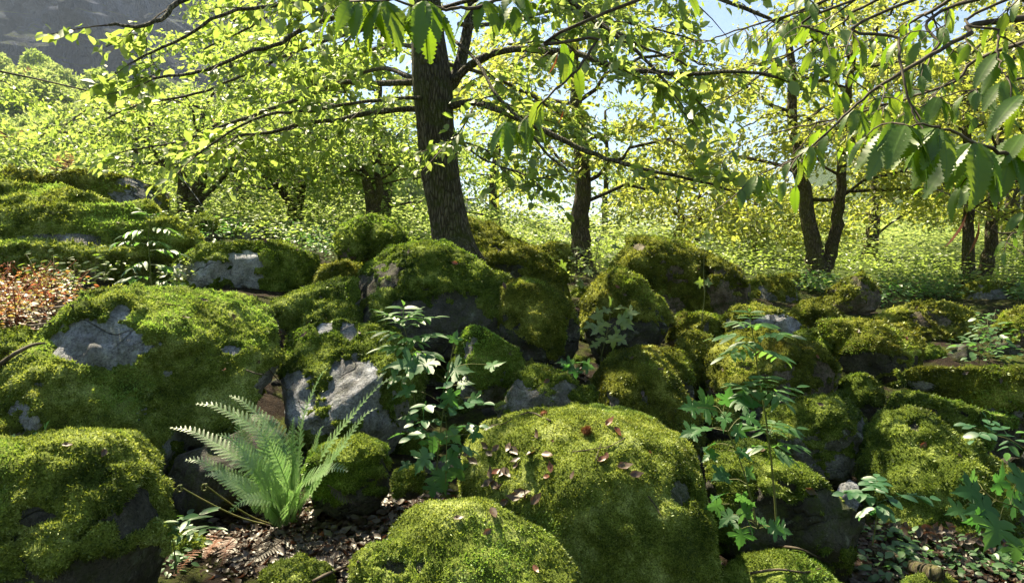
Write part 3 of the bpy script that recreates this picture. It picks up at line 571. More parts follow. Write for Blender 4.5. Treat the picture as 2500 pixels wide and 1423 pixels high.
for k_ in range(1500):
    px, py = rs.uniform(0, 2500), rs.uniform(640, 1380)
    if 480 < px < 1180 and py > 1170 or px < 420 and 690 < py < 900 or px > 1750 and py > 1320: continue
    h = BVH0.ray_cast(Vector(CAM), Vector(nrm(ray(px, py)[None])[0]))
    if h[0] is None or h[0].y > 7 or h[0].z > ground_z(h[0].x, h[0].y)[0] + .03: continue
    r_ = rs.uniform(30, 75) * (1 if h[0].y < 5 else .7); w_ = r_ * F / 1659; Yc = h[0].y + .05
    if any(math.hypot(px - a_, (py - b_) * 1.3) < .8 * (r_ + c_) for a_, b_, c_ in done) or len(done) > 46: continue
    done.append((px, py, r_)); an = np.linspace(0, 2 * math.pi, 9)[:-1] + rs.uniform(0, 1); rr = r_ * rs.uniform(.75, 1.15, 8)
    mossy = rs.random() < .5
    boulder('fallen_stone', 'small %s stone lodged next to the %s' % ('mossy' if mossy else 'bare dark', near_label(px, py)), Yc, [(px + math.cos(a_) * q * 1.15, py + math.sin(a_) * q * .8) for a_, q in zip(an, rr)], tilt=25, depth=.8, lvl=5, moss=.42 if mossy else -.1, mk='g', rock='rock_dark', facet=.8, group='small %s stones in the gaps' % ('mossy' if mossy else 'bare dark'))
BVH = BVHTree.FromPolygons(np.vstack(BV).tolist(), np.vstack(BT).tolist(), all_triangles=True)
def hit(px, py):
    h = BVH.ray_cast(Vector(CAM), Vector(nrm(ray(px, py)[None])[0]))
    return (np.array(h[0]), np.array(h[1])) if h[0] is not None else (at(px, py, 8), np.array([0, 0, 1.0]))
def drop(x, y, z=4.0):
    h = BVH.ray_cast(Vector((x, y, z)), Vector((0, 0, -1)))
    return (np.array(h[0]), np.array(h[1])) if h[0] is not None else (np.array([x, y, ground_z(x, y)[0]]), np.array([0, 0, 1.0]))
# ------------------------------------------------------------------ mountains, far slopes, haze
def ridge_mesh(name, ridge, Yr, Yb, basepy, mat, nu, nv, amp, seed, back=400):
    R_ = spline(ridge, nu); rows = []
    top = np.array([at(x, y, Yr) for x, y in R_]); bot = np.array([at(x, basepy, Yb) for x, y in R_])
    v = np.linspace(0, 1, nv)[:, None, None]; k = v ** 1.25
    P = bot[None] * (1 - k) + top[None] * k; P[:, :, 1] = (bot[None, :, 1] * (1 - v[..., 0]) + top[None, :, 1] * v[..., 0])
    bk = top.copy(); bk[:, 1] += back; bk[:, 2] = np.minimum(bk[:, 2], 0) - 5
    P = np.concatenate([P, ((top + bk) / 2 + [0, 0, 10])[None], bk[None]]).reshape(-1, 3)
    q = P / 70.0
    cl = 1 - np.abs(fbm(q * [1, 1, .55], 5, seed)) * 2.2; n2 = fbm(q * [3.2, 3.2, 1.1], 5, seed + 3); led = np.sin(P[:, 2] / 9 + 4 * fbm(q, 3, seed + 6))
    w = np.clip((P[:, 2] - 1) / 30, 0, 1)
    P[:, 1] -= amp * w * (cl + .8 * n2 + .12 * led); P[:, 2] += amp * .18 * w * fbm(q * 2.4, 5, seed + 9)
    me = mesh_np(name, P, grid_tris(nu, nv + 2), mat, False); o = link(name, me); tag(o, kind='structure'); return o
def mat_cliff(name, a, b, veg, vs, lo, hi):
    n = NT(name); p = pos(n)
    mp = n.n('ShaderNodeMapping'); mp.inputs['Scale'].default_value = (1, 1, .3); n.set(mp.inputs[0], p)
    base = n.ramp(n.noise(.06, 12, .8, mp.outputs[0], .8), [(.36, tuple(x * .6 for x in a)), (.5, a), (.6, b), (.7, tuple(x * 1.5 for x in b))])
    nz = n.n('ShaderNodeSeparateXYZ'); n.set(nz.inputs[0], n.n('ShaderNodeNewGeometry').outputs['Normal'])
    zz = n.n('ShaderNodeSeparateXYZ'); n.set(zz.inputs[0], p)
    vg = n.math('ADD', n.math('MULTIPLY', nz.outputs[2], .5), n.noise(.07, 10, .8, p)); vg = n.math('SUBTRACT', vg, n.mr(zz.outputs[2], lo, hi, -.15, .3))
    base = n.mix(n.mr(vg, vs, vs + .07), base, n.ramp(n.noise(.2, 6, .8, p), [(.35, veg), (.65, tuple(x * 2 for x in veg))]))
    return n.done(n.bsdf(base, .95, n.bump(n.noise(.10, 10, .8, mp.outputs[0]), 1, 30), .05))
M['cliff'] = mat_cliff('cliff_shaded', (.045, .055, .085), (.17, .19, .27), (.05, .065, .02), .90, 60, 300)  # blue of shade, sky light and haze put into the rock colour
M['cliff2'] = mat_cliff('cliff_lit', (.22, .19, .18), (.48, .42, .38), (.09, .13, .03), .62, 30, 260)  # paler copy of the cliff with sunlight put into its colour
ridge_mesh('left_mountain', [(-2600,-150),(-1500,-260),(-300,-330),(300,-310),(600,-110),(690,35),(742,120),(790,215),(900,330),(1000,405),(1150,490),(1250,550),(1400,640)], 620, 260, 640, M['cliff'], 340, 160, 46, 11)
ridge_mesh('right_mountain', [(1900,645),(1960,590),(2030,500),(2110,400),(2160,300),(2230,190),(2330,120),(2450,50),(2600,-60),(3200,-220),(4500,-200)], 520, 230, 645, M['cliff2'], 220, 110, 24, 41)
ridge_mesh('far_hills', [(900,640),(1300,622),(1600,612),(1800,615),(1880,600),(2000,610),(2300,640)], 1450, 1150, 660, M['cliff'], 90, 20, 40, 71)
ridge_mesh('wooded_slope', [(-2600,-100),(-900,100),(-200,190),(60,215),(200,262),(330,285),(450,290),(560,335),(700,410),(850,480),(1000,545),(1150,600)], 190, 60, 600, M['soil'], 160, 60, 5, 91, 60)
hz = NT('hazy_air'); pv = hz.n('ShaderNodeVolumePrincipled'); pv.inputs['Color'].default_value = (.66, .80, 1, 1); pv.inputs['Density'].default_value = .00019; pv.inputs['Anisotropy'].default_value = .2
hz.t.links.new(pv.outputs[0], hz.out.inputs[1])
HAZE = True
if HAZE:
    bv = np.array([(x, y, z) for x in (-1900, 1900) for y in (-700, 1560) for z in (-64, 440)], float)
    bt = np.array([(0,1,3),(0,3,2),(4,6,7),(4,7,5),(0,4,5),(0,5,1),(2,3,7),(2,7,6),(0,2,6),(0,6,4),(1,5,7),(1,7,3)])
    h = link('haze', mesh_np('haze', bv, bt, hz.m, False)); tag(h, kind='stuff')
# ------------------------------------------------------------------ leaf templates (x across, y along from the stalk, z up)
def half_to_leaf(half, cen=(0, .35), bend=.2, cup=.25):
    L = [(x, y) for x, y in half]; Rr = [(-x, y) for x, y in half[1:-1]][::-1]; o = np.array(L + Rr, float); m = len(o)
    V = np.vstack([[cen], o, (o + cen) / 2]); z = -bend * (V[:, 1]) ** 2 + cup * np.abs(V[:, 0]) * .6
    V3 = np.column_stack([V, z]); j = np.arange(m); k = (j + 1) % m
    T = np.concatenate([np.stack([np.zeros(m, int), 1 + m + j, 1 + m + k], -1), np.stack([1 + m + j, 1 + j, 1 + k], -1), np.stack([1 + m + j, 1 + k, 1 + m + k], -1)])
    return V3, T
TL_small = (np.array([(0,0,0),(.26,.35,.05),(.24,.7,.0),(0,1,-.16),(-.26,.35,.05),(-.24,.7,.0),(0,.5,-.02)], float), np.array([(0,1,6),(1,2,6),(2,3,6),(0,6,4),(4,6,5),(5,6,3)]))
TL_tiny = (np.array([(0,0,0),(.3,.5,.06),(0,1,-.1),(-.3,.5,.06)], float), np.array([(0,1,2),(0,2,3)]))
_ser = [(0, 0)]
for i in range(15):
    t_ = (i + .35) / 15; w_ = .20 * math.sin(math.pi * min(1, t_ ** .85)) ** .7
    _ser += [(w_ * .86, t_ - .005), (w_ + .022, t_ + .034)]
_ser += [(0, 1.02)]
def strip_leaf(half, bend, cup, uvs=True):
    h = np.array(half, float); n_ = len(h); V = []; T = []
    for i, (x, y) in enumerate(h): V += [(0, y, 0), (x, y, 0), (-x, y, 0)]
    V = np.array(V, float); V[:, 2] = -bend * V[:, 1] ** 2 + cup * np.abs(V[:, 0]) + .004 * np.sin(V[:, 1] * 47) * (np.abs(V[:, 0]) > .01)
    for i in range(n_ - 1):
        a = 3 * i; b = a + 3
        T += [(a, a + 1, b + 1), (a, b + 1, b), (a, b + 2, a + 2), (a, b, b + 2)]
    return V, np.array(T)
TL_chest = strip_leaf(_ser, .30, .22)
TL_mapleh = [(0, 0), (.10, -.10), (.25, -.12), (.46, -.06), (.36, .03), (.47, .10), (.30, .14), (.42, .22), (.62, .24), (.80, .38), (.66, .40), (.62, .50), (.50, .46), (.40, .50), (.25, .44), (.22, .56), (.30, .68), (.19, .68), (.17, .80), (.08, .84), (0, 1.06)]
TL_maple = half_to_leaf(TL_mapleh, (0, .30), .28, .18)
_ov = [(0, 0), (.16, .08), (.26, .25), (.30, .45), (.26, .65), (.15, .85), (0, 1)]
TL_ovate = strip_leaf(_ov, .18, .2)
_la = [(0, 0), (.07, .1), (.13, .3), (.14, .5), (.10, .75), (.04, .92), (0, 1)]
TL_lance = strip_leaf(_la, .2, .2)
TL_dead = (np.array([(0,0,.0),(.2,.2,.08),(.28,.55,.16),(.1,.85,.12),(0,1.05,.22),(-.22,.25,.14),(-.26,.55,.02),(-.1,.85,.10),(0,.5,-.04)], float), np.array([(0,1,8),(1,2,8),(2,3,8),(3,4,8),(0,8,5),(5,8,6),(6,8,7),(7,8,4)]))
def leaves_mesh(name, tmpl, P, D, N, size, mat, origin=(0, 0, 0), tone=None):
    V, T = tmpl; n_ = len(P); D = nrm(D); Wd = nrm(np.cross(D, N)); Nn = np.cross(Wd, D)
    s = np.asarray(size).reshape(-1, 1, 1) * np.ones((n_, 1, 1))
    VV = (P[:, None] + s * (V[None, :, 0:1] * Wd[:, None] + V[None, :, 1:2] * D[:, None] + V[None, :, 2:3] * Nn[:, None])).reshape(-1, 3) - np.asarray(origin)
    TT = (T[None] + (np.arange(n_) * len(V))[:, None, None]).reshape(-1, 3)
    tone = RNG.random(n_) if tone is None else tone
    uv = np.tile(V[:, :2], (n_, 1))
    return mesh_np(name, VV, TT, mat, len(T) > 2, {'tone': np.repeat(tone, len(V))}, uv=uv)
def leafmat(P, D, N, s):
    D = np.asarray(D, float) / np.linalg.norm(D); Wd = np.cross(D, N); Wd /= max(1e-6, np.linalg.norm(Wd)); Nn = np.cross(Wd, D)
    return Matrix(((Wd[0] * s, D[0] * s, Nn[0] * s, P[0]), (Wd[1] * s, D[1] * s, Nn[1] * s, P[1]), (Wd[2] * s, D[2] * s, Nn[2] * s, P[2]), (0, 0, 0, 1)))
LEAFME = {}
def leaf_me(kind, mat):
    k = kind + mat
    if k not in LEAFME:
        V, T = {'chest': TL_chest, 'maple': TL_maple, 'ovate': TL_ovate, 'lance': TL_lance, 'small': TL_small, 'dead': TL_dead}[kind]
        LEAFME[k] = mesh_np('leaf', V, T, M[mat], True, {'tone': np.full(len(V), .5)}, uv=V[:, :2])
    return LEAFME[k]
def leaf_part(parent, base, kind, mat, P, D, N, s, name='leaf'):
    o = link(name, leaf_me(kind, mat), parent); o.matrix_local = leafmat(np.asarray(P) - base, D, N, s); return o
# sunlit spots: leaves standing in the way of these rays are thinned out of the crowns
SPOT = [(150,1070,.22),(300,1075,.15),(60,1085,.2),(320,1150,.08),(130,1250,.06),(240,790,.15),(330,740,.2),(420,720,.2),(560,760,.2),(600,900,.2),(520,850,.15),(630,960,.12),(480,800,.12),(100,850,.15),(20,930,.12),
        (30,480,.5),(100,480,.6),(180,490,.5),(250,500,.5),(320,520,.4),(380,560,.35),(440,560,.3),(200,560,.35),(300,575,.25),(420,600,.3),(420,480,.3),(60,540,.25),(460,570,.25),(60,700,.4),(150,730,.3),(250,700,.3),(600,610,.3),(700,600,.2),(500,640,.2),(900,540,.2),(830,570,.15),
        (1020,600,.15),(1150,640,.1),(1220,680,.12),(950,640,.1),(760,710,.2),(850,660,.15),(1300,690,.12),(1380,730,.1),(1200,560,.12),(1290,610,.1),(1370,670,.1),(1560,590,.15),(1500,670,.15),(1560,690,.1),(1600,740,.1),
        (1500,900,.12),(1560,880,.14),(1610,960,.12),(1600,920,.12),(1670,1000,.1),(1500,1030,.25),(1420,1060,.25),(1560,1080,.25),(1380,1130,.2),(1480,1150,.22),(1640,1110,.12),(1330,1200,.12),(1600,1180,.15),(1650,1260,.1),
        (1350,1350,.1),(1390,1400,.1),(1120,1240,.06),(640,1000,.2),(700,1100,.22),(620,1140,.2),(760,1150,.2),(850,1050,.18),(560,1040,.15),(800,950,.15),(930,960,.12),(440,1290,.12),(480,1100,.15),
        (1760,1095,.1),(1850,1090,.12),(1900,1120,.1),(1990,1180,.12),(2060,1230,.1),(1720,1010,.15),(1730,1060,.15),(1800,1230,.12),(1780,1010,.12),(1870,950,.15),(1880,1060,.12),(1860,1390,.2),(1950,1400,.15),(1800,1380,.1),
        (2100,990,.08),(2150,1200,.12),(2220,1220,.12),(2400,1220,.2),(2440,1180,.2),(2400,1290,.15),(1700,770,.15),(1850,760,.15),(1900,790,.12),(2000,740,.15),(2100,800,.2),(2200,810,.15),(1760,860,.15),(1850,830,.12),(2300,905,.2),(2450,910,.2),
        (1480,790,.15),(1700,820,.08),(2100,670,.2),(2300,760,.3),(2400,820,.3),(2260,1420,.15),(1550,620,.15),(1740,650,.15)]
SPW = []
for px, py, r in SPOT:
    P, N = hit(px, py); SPW.append((P, r))
_sc = np.array([p for p, r in SPW]); _sr = np.array([r for p, r in SPW])
def in_sun_gap(p):
    d = p - _sc; t = d @ SUNDIR; q = d - t[:, None] * SUNDIR
    return bool(((t > .6) & ((q * q).sum(1) < (_sr * 1.05) ** 2)).any())
def sunlit_keep(P, prob=1.0):
    keep = np.ones(len(P), bool)
    for c0, r in SPW:
        d = P - c0; t = d @ SUNDIR; q = np.linalg.norm(d - t[:, None] * SUNDIR, axis=1)
        keep &= ~((t > .3) & (q < r * 1.35))
    return keep
# ------------------------------------------------------------------ tree building
def perp_h(T): 
    v = np.cross(T, [0, 0, 1.0]); n_ = np.linalg.norm(v); return v / n_ if n_ > .1 else np.array([1.0, 0, 0])
def sprays(P, R, rng, mb, LP, LD, LN, spacing=.16, tl=(.35, .8), leaf_gap=.06, start=.2, sub=2, droop=.25, tone=.5, pend=0.0):
    """side twigs along a limb with alternate leaves; twigs go into mb, leaves into the lists"""
    seg = np.linalg.norm(np.diff(P, axis=0), axis=1); Ltot = seg.sum(); cum = np.r_[0, np.cumsum(seg)]
    def at_(s): return np.array([np.interp(s, cum, P[:, k]) for k in range(3)])
    s = start * Ltot; side = rng.choice([-1, 1])
    while s < Ltot:
        p = at_(s); T = nrm((at_(min(s + .1, Ltot)) - at_(max(s - .1, 0)))[None])[0]; f = s / Ltot
        ln = rng.uniform(*tl) * (1.15 - .6 * f); H = perp_h(T) * side
        d = nrm((T * rng.uniform(.3, .9) + H * rng.uniform(.5, 1.0) + np.array([0, 0, rng.uniform(-.35, .45)]))[None])[0]
        twig(p, d, ln, rng, mb, LP, LD, LN, leaf_gap, sub, droop, tone); s += spacing * rng.uniform(.6, 1.4); side = -side
    twig(P[-1], nrm((P[-1] - P[-3])[None])[0], tl[0], rng, mb, LP, LD, LN, leaf_gap, 0, droop, tone)
def twig(p, d, ln, rng, mb, LP, LD, LN, gap, sub, droop, tone):
    if in_sun_gap(p + d * ln * .5): return
    t = np.linspace(0, 1, 5)[:, None]; w = rng.normal(size=3) * .12 * ln
    Q = p + d * ln * t + w * t * (1 - t) * 2 + np.array([0, 0, -1.0]) * droop * ln * t ** 2
    if mb is not None: mb.tube(Q, np.linspace(.0035 + ln * .006, .0018, 5), 3, tone, False)
    k = max(2, int(ln / gap)); f = np.linspace(.25, 1, k); q = np.stack([np.interp(f, t[:, 0], Q[:, i]) for i in range(3)], -1)
    T = nrm((Q[-1] - Q[0])[None])[0]; H = perp_h(T); sg = np.where(np.arange(k) % 2, 1, -1)[:, None]
    dd = T * .55 + H * sg * .8 + rng.normal(size=(k, 3)) * .25 + [0, 0, -.25]; dd[-1] = T
    LP.append(q); LD.append(dd); LN.append(np.array([0, 0, 1.0]) + rng.normal(size=(k, 3)) * .42)
    for j in range(sub):
        u = rng.uniform(.3, .85); pp = np.array([np.interp(u, t[:, 0], Q[:, i]) for i in range(3)])
        d2 = nrm((T * .7 + H * rng.choice([-1, 1]) * .75 + rng.normal(size=3) * .15)[None])[0]
        twig(pp, d2, ln * rng.uniform(.35, .6), rng, mb, LP, LD, LN, gap, 0, droop, tone)
def px_path(pts, Y0, n_=14):
    return spline([at(p[0], p[1], p[2] if len(p) > 2 else Y0) for p in pts], n_)
def finish_tree(root, base, mb, LP, LD, LN, tmpl, size, mat, rng, singles=0, single_kind='small', single_mat='leaf_obj', carve=True, thin=None, sz_var=.3, mult=1, jit=.1):
    if mb.V: tag(link('twigs', mb.mesh('twigs', M['twig'], True, base), root), kind='stuff')
    P = np.vstack(LP); D = np.vstack(LD); N = np.vstack(LN)
    if mult > 1:
        m0 = len(P); P = np.tile(P, (mult, 1)); D = np.tile(D, (mult, 1)); N = np.tile(N, (mult, 1)); z = len(P) - m0
        P[m0:] += rng.normal(size=(z, 3)) * [jit, jit, jit * .55]; D[m0:] += rng.normal(size=(z, 3)) * .7; N[m0:] += rng.normal(size=(z, 3)) * .3
    k = np.ones(len(P), bool)
    if carve: k &= sunlit_keep(P)
    if thin is not None: k &= thin(P)
    P, D, N = P[k], D[k], N[k]; sz = size * (1 + sz_var * rng.normal(size=len(P))).clip(.5, 1.6)
    if singles:
        px, py = pix(P); dist = np.linalg.norm(P - CAM, axis=1); vis = (px > 0) & (px < 2500) & (py > 0) & (py < 1423) & (P[:, 1] > 0)
        o = np.argsort(-(sz / dist) * vis)[:singles]; 
        for i in o: leaf_part(root, base, single_kind, single_mat, P[i], D[i], nrm(N[i:i + 1])[0], sz[i])
        m = np.ones(len(P), bool); m[o] = False; P, D, N, sz = P[m], D[m], N[m], sz[m]
    if len(P):
        tag(link('foliage', leaves_mesh('foliage', tmpl, P, D, N, sz, mat, base), root), kind='stuff')
    return len(P)
# --- the big central tree
NL = {}
rng = np.random.default_rng(21)
tb = at(1112, 650, 5.95); tb[2] = min(tb[2], drop(tb[0], tb[1] , 1.3)[0][2]) - .1
root = thing('broadleaf_tree', 'big central tree with furrowed trunk leaning left, rising behind the peaked boulder', 'tree', tb)
TY = 5.9
tp = px_path([(1118,680),(1112,625),(1100,560),(1086,480),(1072,400),(1064,300),(1056,200),(1046,100),(1040,0),(1030,-150),(1015,-350),(1010,-620)], TY, 40)
pr = np.interp(np.linspace(0, 1, 40), np.linspace(0, 1, 12), np.array([78, 60, 48, 44, 45, 45, 48, 39, 35, 30, 24, 13]) * TY / F)
m_ = MB(); m_.tube(tp, pr, 28, .5, True, .10, 3); link('trunk', m_.mesh('trunk', M['bark'], True, tb), root)
for q_ in ([(1110,590,5.85),(1135,640,5.6),(1150,690,5.4),(1180,740,5.3)], [(1090,590,5.85),(1065,640,5.65),(1050,700,5.5)], [(1120,600,5.9),(1165,640,5.8),(1200,700,5.8)], [(1100,600,5.8),(1108,650,5.5),(1105,720,5.35)]):
    m_ = MB(); m_.tube(px_path(q_, TY, 14), np.linspace(.11, .04, 14), 12, .5, True, .15, 6); link('root', m_.mesh('root', M['bark'], True, tb), root)
boughs = [
 ([(1085,200,5.9),(1112,192,5.85),(1150,158,5.75),(1205,130,5.6),(1262,120,5.5),(1340,125,5.3),(1420,132,5.1),(1500,163,4.9),(1600,178,4.8),(1700,180,4.7),(1800,176,4.6),(1900,188,4.6)], 10.5, 2.5),
 ([(1090,262,5.9),(1150,250,5.7),(1200,262,5.5),(1290,300,5.3),(1370,340,5.2),(1450,375,5.1),(1520,400,5.0),(1650,430,5.0),(1780,462,5.0)], 9, 2.5),
 ([(1030,270,5.9),(1000,266,5.9),(950,270,5.8),(880,280,5.8),(830,292,5.7),(740,302,5.6),(650,325,5.5),(580,332,5.4)], 8, 3),
 ([(1040,203,5.9),(1000,202,5.9),(950,203,6.0),(890,205,6.1),(832,202,6.2),(750,235,6.2),(675,260,6.2),(600,290,6.1),(500,322,6.0),(425,350,5.9),(330,365,5.8)], 9, 2),
 ([(1040,195,5.9),(1000,188,6.0),(960,171,6.2),(930,168,6.4),(880,180,6.8),(800,200,7.3),(700,230,7.8),(600,240,8.2)], 7, 3),
 ([(1030,70,5.9),(985,55,5.7),(905,38,5.4),(833,40,5.2),(740,72,5.1),(675,110,5.0),(600,130,4.9),(480,178,4.8),(380,190,4.7)], 7, 2.5),
 ([(1030,-60,5.9),(900,-90,5.5),(700,-70,5.2),(450,0,5.0),(400,45,4.9),(330,65,4.8),(270,60,4.7)], 8, 2.5),
 ([(1090,215,5.95),(1112,190,6.0),(1135,110,6.1),(1150,20,6.2),(1160,-100,6.3),(1200,-300,6.4)], 17, 10),
 ([(1110,100,5.9),(1165,150,5.6),(1210,230,5.3),(1260,280,5.1),(1330,370,5.0),(1390,420,5.0)], 4.5, 2),
 ([(1120,60,6.0),(1190,60,6.3),(1290,40,6.8),(1420,20,7.2),(1560,60,7.5),(1700,100,7.8)], 6, 2.5),
 ([(1060,-20,5.9),(1200,-60,5.4),(1350,-20,5.0),(1480,70,4.8),(1560,130,4.7),(1640,220,4.7)], 7, 2.5),
 ([(1050,330,5.95),(1100,318,5.8),(1140,360,5.4),(1190,392,5.2),(1290,430,5.1),(1360,440,5.0)], 3.5, 1.5),
 ([(1150,0,6.2),(1220,-20,6.0),(1400,-40,5.6),(1620,-30,5.2),(1820,20,5.0),(1950,90,4.9)], 8, 3),
 ([(1040,-100,5.9),(900,-60,6.6),(760,-20,7.4),(620,60,8.0),(500,120,8.4)], 8, 3),
 ([(1040,-40,5.9),(940,-40,5.3),(820,-20,4.9),(700,10,4.7),(560,30,4.6),(430,100,4.6),(330,150,4.7)], 6, 2),
 ([(1045,60,5.9),(960,60,6.2),(860,80,6.4),(740,120,6.5),(600,180,6.5),(480,230,6.4),(360,250,6.3),(260,290,6.3)], 6, 2),
 ([(1060,240,5.9),(980,240,5.6),(880,250,5.4),(760,270,5.2),(620,290,5.1),(480,380,5.1)], 5, 2),
 ([(1080,20,6.0),(1200,-10,5.6),(1330,0,5.2),(1450,50,4.9),(1560,110,4.8),(1680,160,4.8)], 5, 2),
 ([(1060,150,6.0),(1180,180,6.9),(1290,230,7.7),(1400,300,8.4),(1480,350,8.8)], 6, 2.5),
 ([(1045,120,6.0),(960,110,6.9),(880,130,7.6),(780,160,8.4),(690,190,9)], 6, 2.5)]
mb = MB(); LP, LD, LN = [], [], []
for pts, r0, r1 in boughs:
    P = px_path(pts, TY, 26); m_ = MB(); P = P + .006 * np.random.default_rng(5).normal(size=P.shape) * np.linspace(0, 1, 26)[:, None]
    m_.tube(P, np.linspace(r0, r1, 26) * TY / F, 10, .5, True, .08, 9); link('branch', m_.mesh('branch', M['bark3'] if r0 < 15 else M['bark'], True, tb), root)
    sprays(P, None, rng, mb, LP, LD, LN, .15, (.35, .85), .062, .24, 2, .22)
for j in range(5):                                                # upper crown above the picture
    a = j * 2.4 + 1.0; z0 = 4.9 + .32 * j; p0 = np.array([-.65, 5.9, z0]); L_ = 3.0 - .13 * j
    q = spline([p0, p0 + np.array([math.cos(a) * L_ * .5, math.sin(a) * L_ * .5, .6]), p0 + np.array([math.cos(a) * L_, math.sin(a) * L_, .75])], 12)
    m_ = MB(); m_.tube(q, np.linspace(.035, .01, 12), 7); link('branch', m_.mesh('branch', M['bark2'], True, tb), root)
    sprays(q, None, rng, mb, LP, LD, LN, .22, (.4, .9), .075, .25, 2, .2)
NL['main'] = finish_tree(root, tb, mb, LP, LD, LN, TL_small, .082, M['leaf'], rng, 300, mult=4, jit=.05)
# --- generic background trees
def gen_tree(name, label, stems, H, rad_, seed, dens=1.0, leafsize=.10, mat='leaf', lo=.9, group=None, tmpl=TL_tiny, twigs=True, bark='bark2', carve=False, flat=.45, nb=None, gap=.085, mult=6, jit=.17):
    """stems: list of (points, r0, r1) in world; branches leave them at random heights"""
    rng = np.random.default_rng(seed); base = stems[0][0][0].copy(); root = thing(name, label, 'tree', base, group)
    mb = MB() if twigs else None; LP, LD, LN = [], [], []
    for pts, r0, r1 in stems:
        P = spline(pts, 22); P[2:] += .02 * rng.normal(size=P[2:].shape) * r0 * 5; m_ = MB(); m_.tube(P, np.linspace(r0, r1, 22) * (1 + .35 * np.exp(-np.arange(22) / 1.3)), 12, .5, True, .12, seed)
        link('trunk', m_.mesh('trunk', M[bark], True, base), root)
        top = P[-1]; nbr = int((nb or 11) * dens)
        for j in range(nbr):
            z = base[2] + lo + (top[2] - base[2] - lo) * ((j + rng.uniform(0, 1)) / nbr) ** .9; z = min(z, top[2])
            i = np.argmin(np.abs(P[:, 2] - z)); p0 = P[i]; a = j * 2.4 + rng.uniform(-.5, .5); u = (z - base[2]) / H
            L_ = rad_ * (1.15 - .75 * u) * rng.uniform(.7, 1.15); up = rng.uniform(.0, .5)
            dxy = np.array([math.cos(a), math.sin(a), 0])
            q = spline([p0, p0 + dxy * L_ * .4 + [0, 0, L_ * up * .6], p0 + dxy * L_ * .75 + [0, 0, L_ * up * .7], p0 + dxy * L_ + [0, 0, L_ * (up * .6 - .12)]], 10)
            q[1:] += rng.normal(size=(9, 3)) * .04 * L_ * .5
            m2 = MB(); m2.tube(q, np.linspace(max(.2 * r0, .014), .006, 10), 6); link('branch', m2.mesh('branch', M[bark], True, base), root)
            sprays(q, None, rng, mb, LP, LD, LN, .26, (.4, 1.0), gap, .2, 2, .25)
    NL[label[:20]] = finish_tree(root, base, mb, LP, LD, LN, tmpl, leafsize, M[mat], rng, 0, carve=carve, mult=mult, jit=jit)
    return root
def copy_tree(o, loc, rz=0, s=1.0, label=None, name=None):
    c_ = o.copy(); COL.objects.link(c_); c_.location = loc; c_.rotation_euler = (0, 0, rz); c_.scale = (s, s, s)
    for ch in o.children:
        d = ch.copy(); COL.objects.link(d); d.parent = c_
    if label: c_['label'] = label
    return c_
def W3(px, py, Y): return at(px, py, Y)
gen_tree('broadleaf_tree', 'slim upright tree with a dark trunk just right of the big central one', [([W3(1425,680,9.2),W3(1418,600,9.2),W3(1420,520,9.2),W3(1424,430,9.2),W3(1415,300,9.2),W3(1400,120,9.3),W3(1390,-100,9.4)], .15, .06)], 6.5, 2.3, 31, 1.3, .085, 'leaf_yel', carve=True, lo=.7)
gen_tree('broadleaf_tree', 'forked tree whose two leaning trunks part low behind the right boulders', [([W3(1995,690,10.8),W3(1992,650,10.8),W3(1985,600,10.8),W3(1968,500,10.8),W3(1948,400,10.8),W3(1935,250,10.8),W3(1925,50,10.8)], .17, .05), ([W3(2005,680,10.8),W3(2022,630,10.8),W3(2040,560,10.7),W3(2052,470,10.6),W3(2058,330,10.5),W3(2085,100,10.3)], .12, .045)], 7, 2.6, 32, .9, .09, 'leaf_yel', carve=True, lo=1.0)
gen_tree('broadleaf_tree', 'twin-trunked tree at far right standing behind the pale boulder', [([W3(2368,735,10.5),W3(2362,680,10.5),W3(2362,600,10.5),W3(2366,500,10.5),W3(2364,380,10.5),W3(2355,150,10.5)], .11, .05), ([W3(2390,730,10.6),W3(2402,670,10.6),W3(2420,600,10.6),W3(2424,520,10.6),W3(2432,420,10.6),W3(2460,200,10.6)], .12, .05)], 6.5, 2.5, 33, .9, .09, 'leaf_yel', carve=True, lo=1.1)
gen_tree('broadleaf_tree', 'low dark tree forked from its foot, limbs spread wide above the lichened rock', [([W3(455,540,12.5),W3(450,500,12.5),W3(448,450,12.5),W3(425,410,12.4),W3(392,390,12.3),W3(350,330,12.2)], .15, .04), ([W3(468,540,12.5),W3(480,480,12.5),W3(492,430,12.6),W3(490,360,12.7),W3(500,250,12.8)], .14, .04), ([W3(480,500,12.5),W3(510,468,12.4),W3(540,440,12.3),W3(570,400,12.2)], .05, .03)], 4.2, 2.0, 34, .55, .095, 'leaf', lo=.8, mult=4)
gen_tree('broadleaf_tree', 'arching dark tree between the forked left tree and the upright one, limb reaching left', [([W3(720,560,14),W3(715,520,14),W3(700,480,14),W3(660,440,13.8),W3(620,415,13.6),W3(570,400,13.4)], .12, .03), ([W3(722,540,14),W3(735,480,14.1),W3(745,400,14.2),W3(740,300,14.3)], .10, .04)], 5.5, 3.0, 35, .7, .10, 'leaf', lo=.7, mult=4)
gen_tree('broadleaf_tree', 'gnarled tree seen between the big trunk and the round boulder behind it', [([W3(910,560,13),W3(908,500,13),W3(898,450,13),W3(880,395,13),W3(885,300,13)], .14, .04), ([W3(915,520,13),W3(925,460,13),W3(920,410,13),W3(950,330,13)], .09, .04)], 5, 2.9, 36, .8, .10, 'leaf', lo=.7, mult=4)
gen_tree('broadleaf_tree', 'small thin-leaved tree with a curved stem against the sky right of the humped boulder', [([W3(1855,680,17),W3(1852,640,17),W3(1842,600,17),W3(1838,540,17),W3(1850,480,17)], .12, .04)], 4, 2.6, 37, .8, .10, 'leaf_yel', lo=.5)
